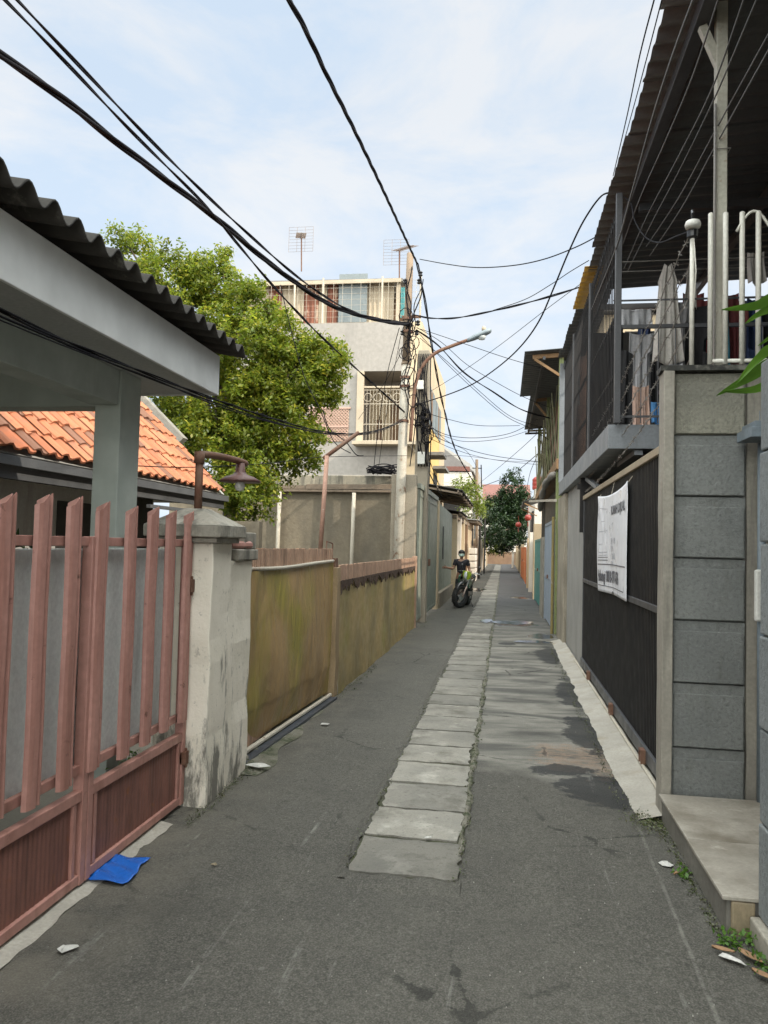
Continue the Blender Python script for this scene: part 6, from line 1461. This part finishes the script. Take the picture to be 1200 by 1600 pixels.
lb(MB().grid(lambda u, v: ((.12 - .03*v)*math.sin((u - .5)*math.pi*1.2), -.34 + .46*v, .84 + .15*math.cos((u - .5)*math.pi*1.1)*(1 - .45*v)), 12, 10), 'fuel_tank', blackpl, mc, smooth=True, solid=.008)
for s_ in (-1, 1):
    lb(MB().prism([(-.50, .92), (-.30, .98), (-.02, .86), (.0, .70), (-.16, .58), (-.34, .60), (-.42, .72)], 'x', s_*.13, s_*.165), 'shroud', greenpl, mc, bevel=.012)
    lb(MB().prism([(-.47, .90), (-.30, .95), (-.28, .91), (-.42, .84)], 'x', s_*.166, s_*.170), 'shroud_stripe', whitesteel, mc)
    lb(MB().prism([(.12, .76), (.62, .86), (.80, .92), (.72, .78), (.30, .62)], 'x', s_*.10, s_*.125), 'side_panel', greenpl if s_ < 0 else blackpl, mc, bevel=.01)
lb(MB().grid(lambda u, v: ((u - .5)*(.25 - .06*v), .06 + .72*v, .88 + .06*(v - .3)**2*2 - .05*(2*u - 1)**2 + .02*v), 8, 14), 'seat', rubber, mc, smooth=True, solid=.05)
lb(MB().grid(lambda u, v: ((u - .5)*.16, .70 + .32*v, .86 + .06*v - .02*(2*u - 1)**2), 4, 6), 'rear_fender', blackpl, mc, smooth=True, solid=.006)
lb(MB().tube(smoothpath([(-.06, -.14, .5), (-.13, -.05, .36), (-.14, .25, .40), (-.15, .45, .58), (-.15, .85, .72)], 5), .03, 8).tube([(-.15, .48, .60), (-.15, .88, .74)], .05, 10), 'exhaust', mudm, mc, smooth=True)
lb(MB().tube([(.09, .05, .36), (.30, .0, .045)], .010, 6).box(.28, .34, -.03, .03, .03, .042), 'side_stand', blackpl, mc)
lb(MB().tube([(-.2, .05, .36), (.2, .05, .36)], .012, 6), 'footpegs', blackpl, mc)

# ------------------------------------------------------------------ litter and weeds
def scrap(name, label, cat, u, v, pts, mat, h=.012, z=None, seed=0, group=None):
    """a crumpled flat bit on the ground; pts is its outline in metres around the point seen at u,v"""
    p = at(u, v, z=.01 if z is None else z); r = random.Random(seed); b = MB()
    c = (p.x, p.y, p.z + h); n = len(pts); b.v.append(c)
    for k, (x, y) in enumerate(pts): b.v.append((p.x + x*.55, p.y + y*.55, p.z + h*(.4 + r.random()*1.2)))
    for k, (x, y) in enumerate(pts): b.v.append((p.x + x, p.y + y, p.z + .002 + h*.6*r.random()))
    for k in range(n): j = (k+1) % n; b.f += [(0, 1+k, 1+j), (1+k, 1+n+k, 1+n+j, 1+j)]
    return tag(b.build(name, mat, loc=tuple(p), solid=.0015), label, cat, group)
bp_ = MB(); r = random.Random(2)
def bagf(u, v):
    # flattened bag lying half under the gate: from the gate line out onto the threshold
    x = -2.06 + .30*u + .015*math.sin(v*6) - .05*(1-u)*0; y = 3.50 + .24*v + .07*u*(v-.2)
    return (x, y, .022 + .010*abs(math.sin(u*7 + v*5))*(0.3+u*(1-u)*2) + .005*math.sin(v*17 + u*9) - .016*max(0, u - .5))
tag(bp_.grid(bagf, 26, 22).build('plastic_bag', bluebag, loc=(-1.9, 3.55, .02), smooth=True, solid=.002), 'flat bright blue plastic bag poking out under the salmon gate', 'bag')
scrap('paper_scrap', 'torn white paper scrap on the asphalt near the salmon gate threshold', 'litter', 103, 1484, [(-.03, -.015), (.0, -.03), (.02, .0), (.045, .02), (.03, .035), (-.01, .02), (-.03, .012)], paper, seed=1)
scrap('paper_scrap', 'white paper scrap on the asphalt beside the tiled step', 'litter', 1040, 1352, [(-.035, .01), (-.02, -.02), (.02, -.03), (.04, -.005), (.02, .03), (-.01, .035)], paper, seed=2)
scrap('paper_scrap', 'white paper scrap beside a dry leaf below the step end', 'litter', 1145, 1500, [(-.05, .02), (-.03, .035), (.03, -.01), (.04, -.04), (.01, -.03), (-.03, .0)], paper, seed=3)
scrap('paper_scrap', 'white crumpled scrap in the first gap between the drain slabs', 'litter', 669, 1310, [(-.02, -.01), (.0, -.015), (.02, .0), (.015, .015), (-.015, .012)], paper, seed=4, z=.015)
scrap('paper_scrap', 'white scrap at the foot of the stained wall stub', 'litter', 402, 1197, [(-.09, -.02), (.02, -.04), (.10, .0), (.05, .04), (-.06, .03)], paper, seed=5, z=.03)
scrap('paper_scrap', 'small white scrap on the verge before the brown post', 'litter', 506, 1132, [(-.03, -.02), (.04, -.02), (.05, .02), (-.02, .03)], paper, seed=6)
scrap('paper_scrap', 'tiny pale scrap alone on the left asphalt lane', 'litter', 334, 1352, [(-.015, -.006), (.012, -.01), (.016, .006), (-.012, .01)], stepend, seed=7)
def dleaf(u, v, L_, ang, label, seed):
    p = at(u, v, z=.012); b = MB(); n = 8
    for i in range(n + 1):
        f = i/n; w = L_*.17*math.sin(math.pi*min(1, f*.96 + .03))**.8; x, y = (f - .5)*L_, 0
        for s_ in (-1, 0, 1):
            X_, Y_ = x, s_*w; b.v.append((p.x + X_*math.cos(ang) - Y_*math.sin(ang), p.y + X_*math.sin(ang) + Y_*math.cos(ang), p.z + .004 + .012*abs(s_)*(1 - f*.5) + .01*f*f))
    for i in range(n):
        for s_ in (0, 1): b.f.append((i*3+s_, i*3+s_+1, i*3+s_+4, i*3+s_+3))
    tag(b.build('dry_leaf', dryleaf, loc=tuple(p), smooth=True, solid=.001), label, 'leaf')
dleaf(1172, 1498, .12, -1.05, 'largest dry brown leaf lying below the tiled step end', 1)
dleaf(1193, 1528, .10, -.9, 'dry leaf furthest right at the foot of the blue grey pier', 2)
dleaf(1058, 1367, .05, .7, 'small dry leaf beside the weed at the step riser', 3)
dleaf(1130, 1488, .09, -.5, 'pale dry leaf lying across a paper scrap', 4)
def weed(x, y, z, R_, n, seed, label, h=.06):
    t = thing('weed', label, 'plant', (x, y, z)); rg = np.random.default_rng(seed)
    q = np.stack([x + rg.normal(0, R_*.5, n), y + rg.normal(0, R_*.7, n), z + .004 + np.abs(rg.normal(0, h*.45, n))], 1)
    leaf_mesh('leaves', leaf_d if seed % 2 else leaf_b, t, q, .028, seed, droop=-.2, aspect=.55)
    MB().tube([(x, y, z), (x + .005, y, z + h*.7)], .002, 4).tube([(x, y, z), (x + .02, y + .02, z + h*.5)], .002, 4).build('stems', bark, t)
p = at(1068, 1372, z=0)
weed(p.x, p.y, 0, .035, 46, 3, 'small green weed at the foot of the step riser')
p = at(1128, 1470, z=0); weed(p.x + .03, p.y - .03, 0, .06, 70, 5, 'bright green weed under the tan step end', .05)
p = at(1178, 1475, z=0); weed(p.x, p.y, 0, .05, 60, 7, 'green weed between the step end and the blue grey pier', .06)
p = at(1196, 1515, z=0); weed(p.x, p.y, 0, .05, 60, 9, 'green weed nearest the camera at the pier foot', .05)
weed(-2.02, 3.7, .30, .06, 90, 11, 'green weed showing behind the salmon pickets', .14)
weed(-2.06, 4.1, .38, .07, 90, 13, 'second green weed behind the pickets near the gate pillar', .12)
# grass and moss in the gaps: one uncountable mass
gm = thing('ground_moss', None, None); gm['kind'] = 'stuff'
rg = np.random.default_rng(77); Q = []
def strip(n, x, y, sx, sy, h): Q.append(np.stack([x + rg.normal(0, sx, n), y + rg.normal(0, sy, n), .003 + np.abs(rg.normal(0, h, n))], 1))
strip(900, .90, 4.95, .055, .10, .012)
for k in range(60): strip(12, .955 + rg.normal(0, .012), 3.5 + k*.025, .008, .02, .008)
for k in range(70): yy = 3.9 + k*.09; strip(8, -.77 + rg.normal(0, .01), yy, .008, .03, .006); strip(10, -.20 + rg.normal(0, .012), yy, .012, .03, .006)
for k in range(40): strip(12, -1.79 + rg.normal(0, .015), 4.3 + k*.03, .015, .03, .012)
for k in range(90): strip(10, .80 + rg.normal(0, .02), 5.1 + k*.09, .012, .05, .008)
for k in range(40): strip(14, -1.72 + rg.normal(0, .03), 8.2 + k*.06, .02, .04, .012)
for k in range(30): strip(16, -1.66 + rg.normal(0, .05), 15.6 + k*.12, .04, .05, .02)
moss_leaf = m_leaf('moss', (0.045, 0.06, 0.018), (0.09, 0.085, 0.04), (0.06, 0.09, 0.02), .1)
ml = leaf_mesh('moss', moss_leaf, gm, np.concatenate(Q), .014, 8, droop=-.2, aspect=.6)
ml.parent = None; ml['kind'] = 'stuff'; ml['label'] = 'thin moss and grit along the edges of the paving'; ml['category'] = 'moss'
bpy.data.objects.remove(gm)
# grit scattered on the asphalt
rg = np.random.default_rng(9); b = MB()
for k in range(230):
    y = 2.6 + 9*rg.random()**2; x = -1.8 + 2.7*rg.random(); s_ = rg.uniform(.0015, .005)
    a = rg.uniform(0, 6.28); b.add([(x + s_*math.cos(a), y + s_*math.sin(a), .006), (x + s_*math.cos(a + 2.1), y + s_*math.sin(a + 2.1), .006), (x + s_*math.cos(a + 4.2), y + s_*math.sin(a + 4.2), .006), (x, y, .008 + s_)], [(0,1,3), (1,2,3), (2,0,3)])
gr = b.build('grit', M('pale_grit', (0.34, 0.32, 0.28), (0.20, 0.19, 0.17), bump=0)); gr['kind'] = 'stuff'; gr['label'] = 'loose pale grit scattered over the asphalt'; gr['category'] = 'grit'

# ragged lips of asphalt over the slab edges, grit strip on the right of the slabs
def lip(u, v):
    y = 3.80 + v*40; n = .012*math.sin(y*7.1) + .010*math.sin(y*19.7 + 1) + .007*math.sin(y*43)
    return (-0.83 + u*(.075 + n), y, -.016 + .026*math.sin(u*math.pi*.62) - .010*(u > .99))
structure(MB().grid(lip, 5, 1100).build('road', A_, smooth=True))
def lip2(u, v):
    x = -0.82 + v*.64; n = .014*math.sin(x*31) + .010*math.sin(x*67 + 2)
    return (x, 3.72 + u*(.175 + n), -.018 + .026*math.sin(u*math.pi*.60) - .008*(u > .99))
structure(MB().grid(lip2, 5, 60).build('road', A_, smooth=True))
def gstrip(u, v):
    y = 4.2 + v*36; n = .012*math.sin(y*5.3) + .010*math.sin(y*16.1) + .006*math.sin(y*47)
    return (-0.222 + u*(.040 + n*.8), y, -.002 + .012*math.sin(u*math.pi) + .002*math.sin(y*60 + u*9))
structure(MB().grid(gstrip, 5, 900).build('verge', rubble_m, smooth=True))
garment('grey work shirt hanging just right of the long pale dress', greyc, 1.78, 8.35, 4.30, 0.22, 0.7, 'shirt', 15)
garment('black trousers hanging left of the roof post behind the fence', blackc2, 2.10, 8.3, 3.75, 0.24, 0.8, 'narrow', 16)
garment('pink cloth hanging low behind the tube fence next to navy trousers', mauve, 2.75, 8.3, 3.55, 0.2, 0.55, 'towel', 17)
garment('pale striped towel hanging high right of the roof post', pale, 2.50, 8.2, 4.75, 0.16, 0.35, 'towel', 18)

rk = random.Random(61)
for k in range(18):
    m_ = rk.choice((blackc2, navy, greyc, redc, tealc, trouser_m, mauve))
    o = garment('dark garment in the crowded rear row of laundry behind the tube fence', m_, 2.15 + k*.13 + rk.uniform(-.04, .04), 9.3 + rk.uniform(-.15, .3), 4.62 + rk.uniform(-.1, .06), rk.uniform(.2, .32), rk.uniform(.6, 1.2), rk.choice(('shirt', 'narrow', 'towel')), 70 + k)
    o['group'] = 'crowded rear row of laundry'

# thin films of water on the road, tilted so they mirror the sky
water_m = M('puddle_water', (0.03, 0.032, 0.034), rough=0.10, bump=0)
def puddle(cx, cy, rx, ry, z, rise, seed):
    r = random.Random(seed); n = 40; ph = [r.uniform(0, 6) for _ in range(4)]; b = MB(); b.v.append((cx, cy, z))
    for ring in (0.5, 1.0):
        for k in range(n):
            t = 2*math.pi*k/n; q = 1 + .16*math.sin(2*t + ph[0]) + .13*math.sin(3*t + ph[1]) + .08*math.sin(7*t + ph[2]) + .05*math.sin(13*t + ph[3])
            y = ry*q*math.sin(t)*ring; b.v.append((cx + rx*q*math.cos(t)*ring, cy + y, z + y*rise))
    for k in range(n):
        j = (k + 1) % n; b.f += [(0, 1 + k, 1 + j), (1 + k, 1 + n + k, 1 + n + j, 1 + j)]
    return structure(b.build('puddle', water_m, smooth=True))
puddle(0.22, 17.35, 0.42, 0.36, .020, .036, 1)
puddle(-0.36, 17.4, 0.14, 0.28, .030, .036, 2)
puddle(0.55, 13.95, 0.28, 0.16, .014, .045, 3)
puddle(-1.02, 30.6, 0.30, 0.55, .022, .022, 4)

for k in range(8):
    o = garment('dark garment hanging behind the long pale dress and grey shirt', rk.choice((blackc2, navy, trouser_m, mauve, blackc2)), 1.24 + k*.105, 8.95 + rk.uniform(-.1, .2), 4.35 - .45*(k % 3) + rk.uniform(-.1, .06), rk.uniform(.16, .26), rk.uniform(.5, .9), rk.choice(('shirt', 'narrow', 'towel')), 110 + k)
    o['group'] = 'dark laundry behind the long pale dress'
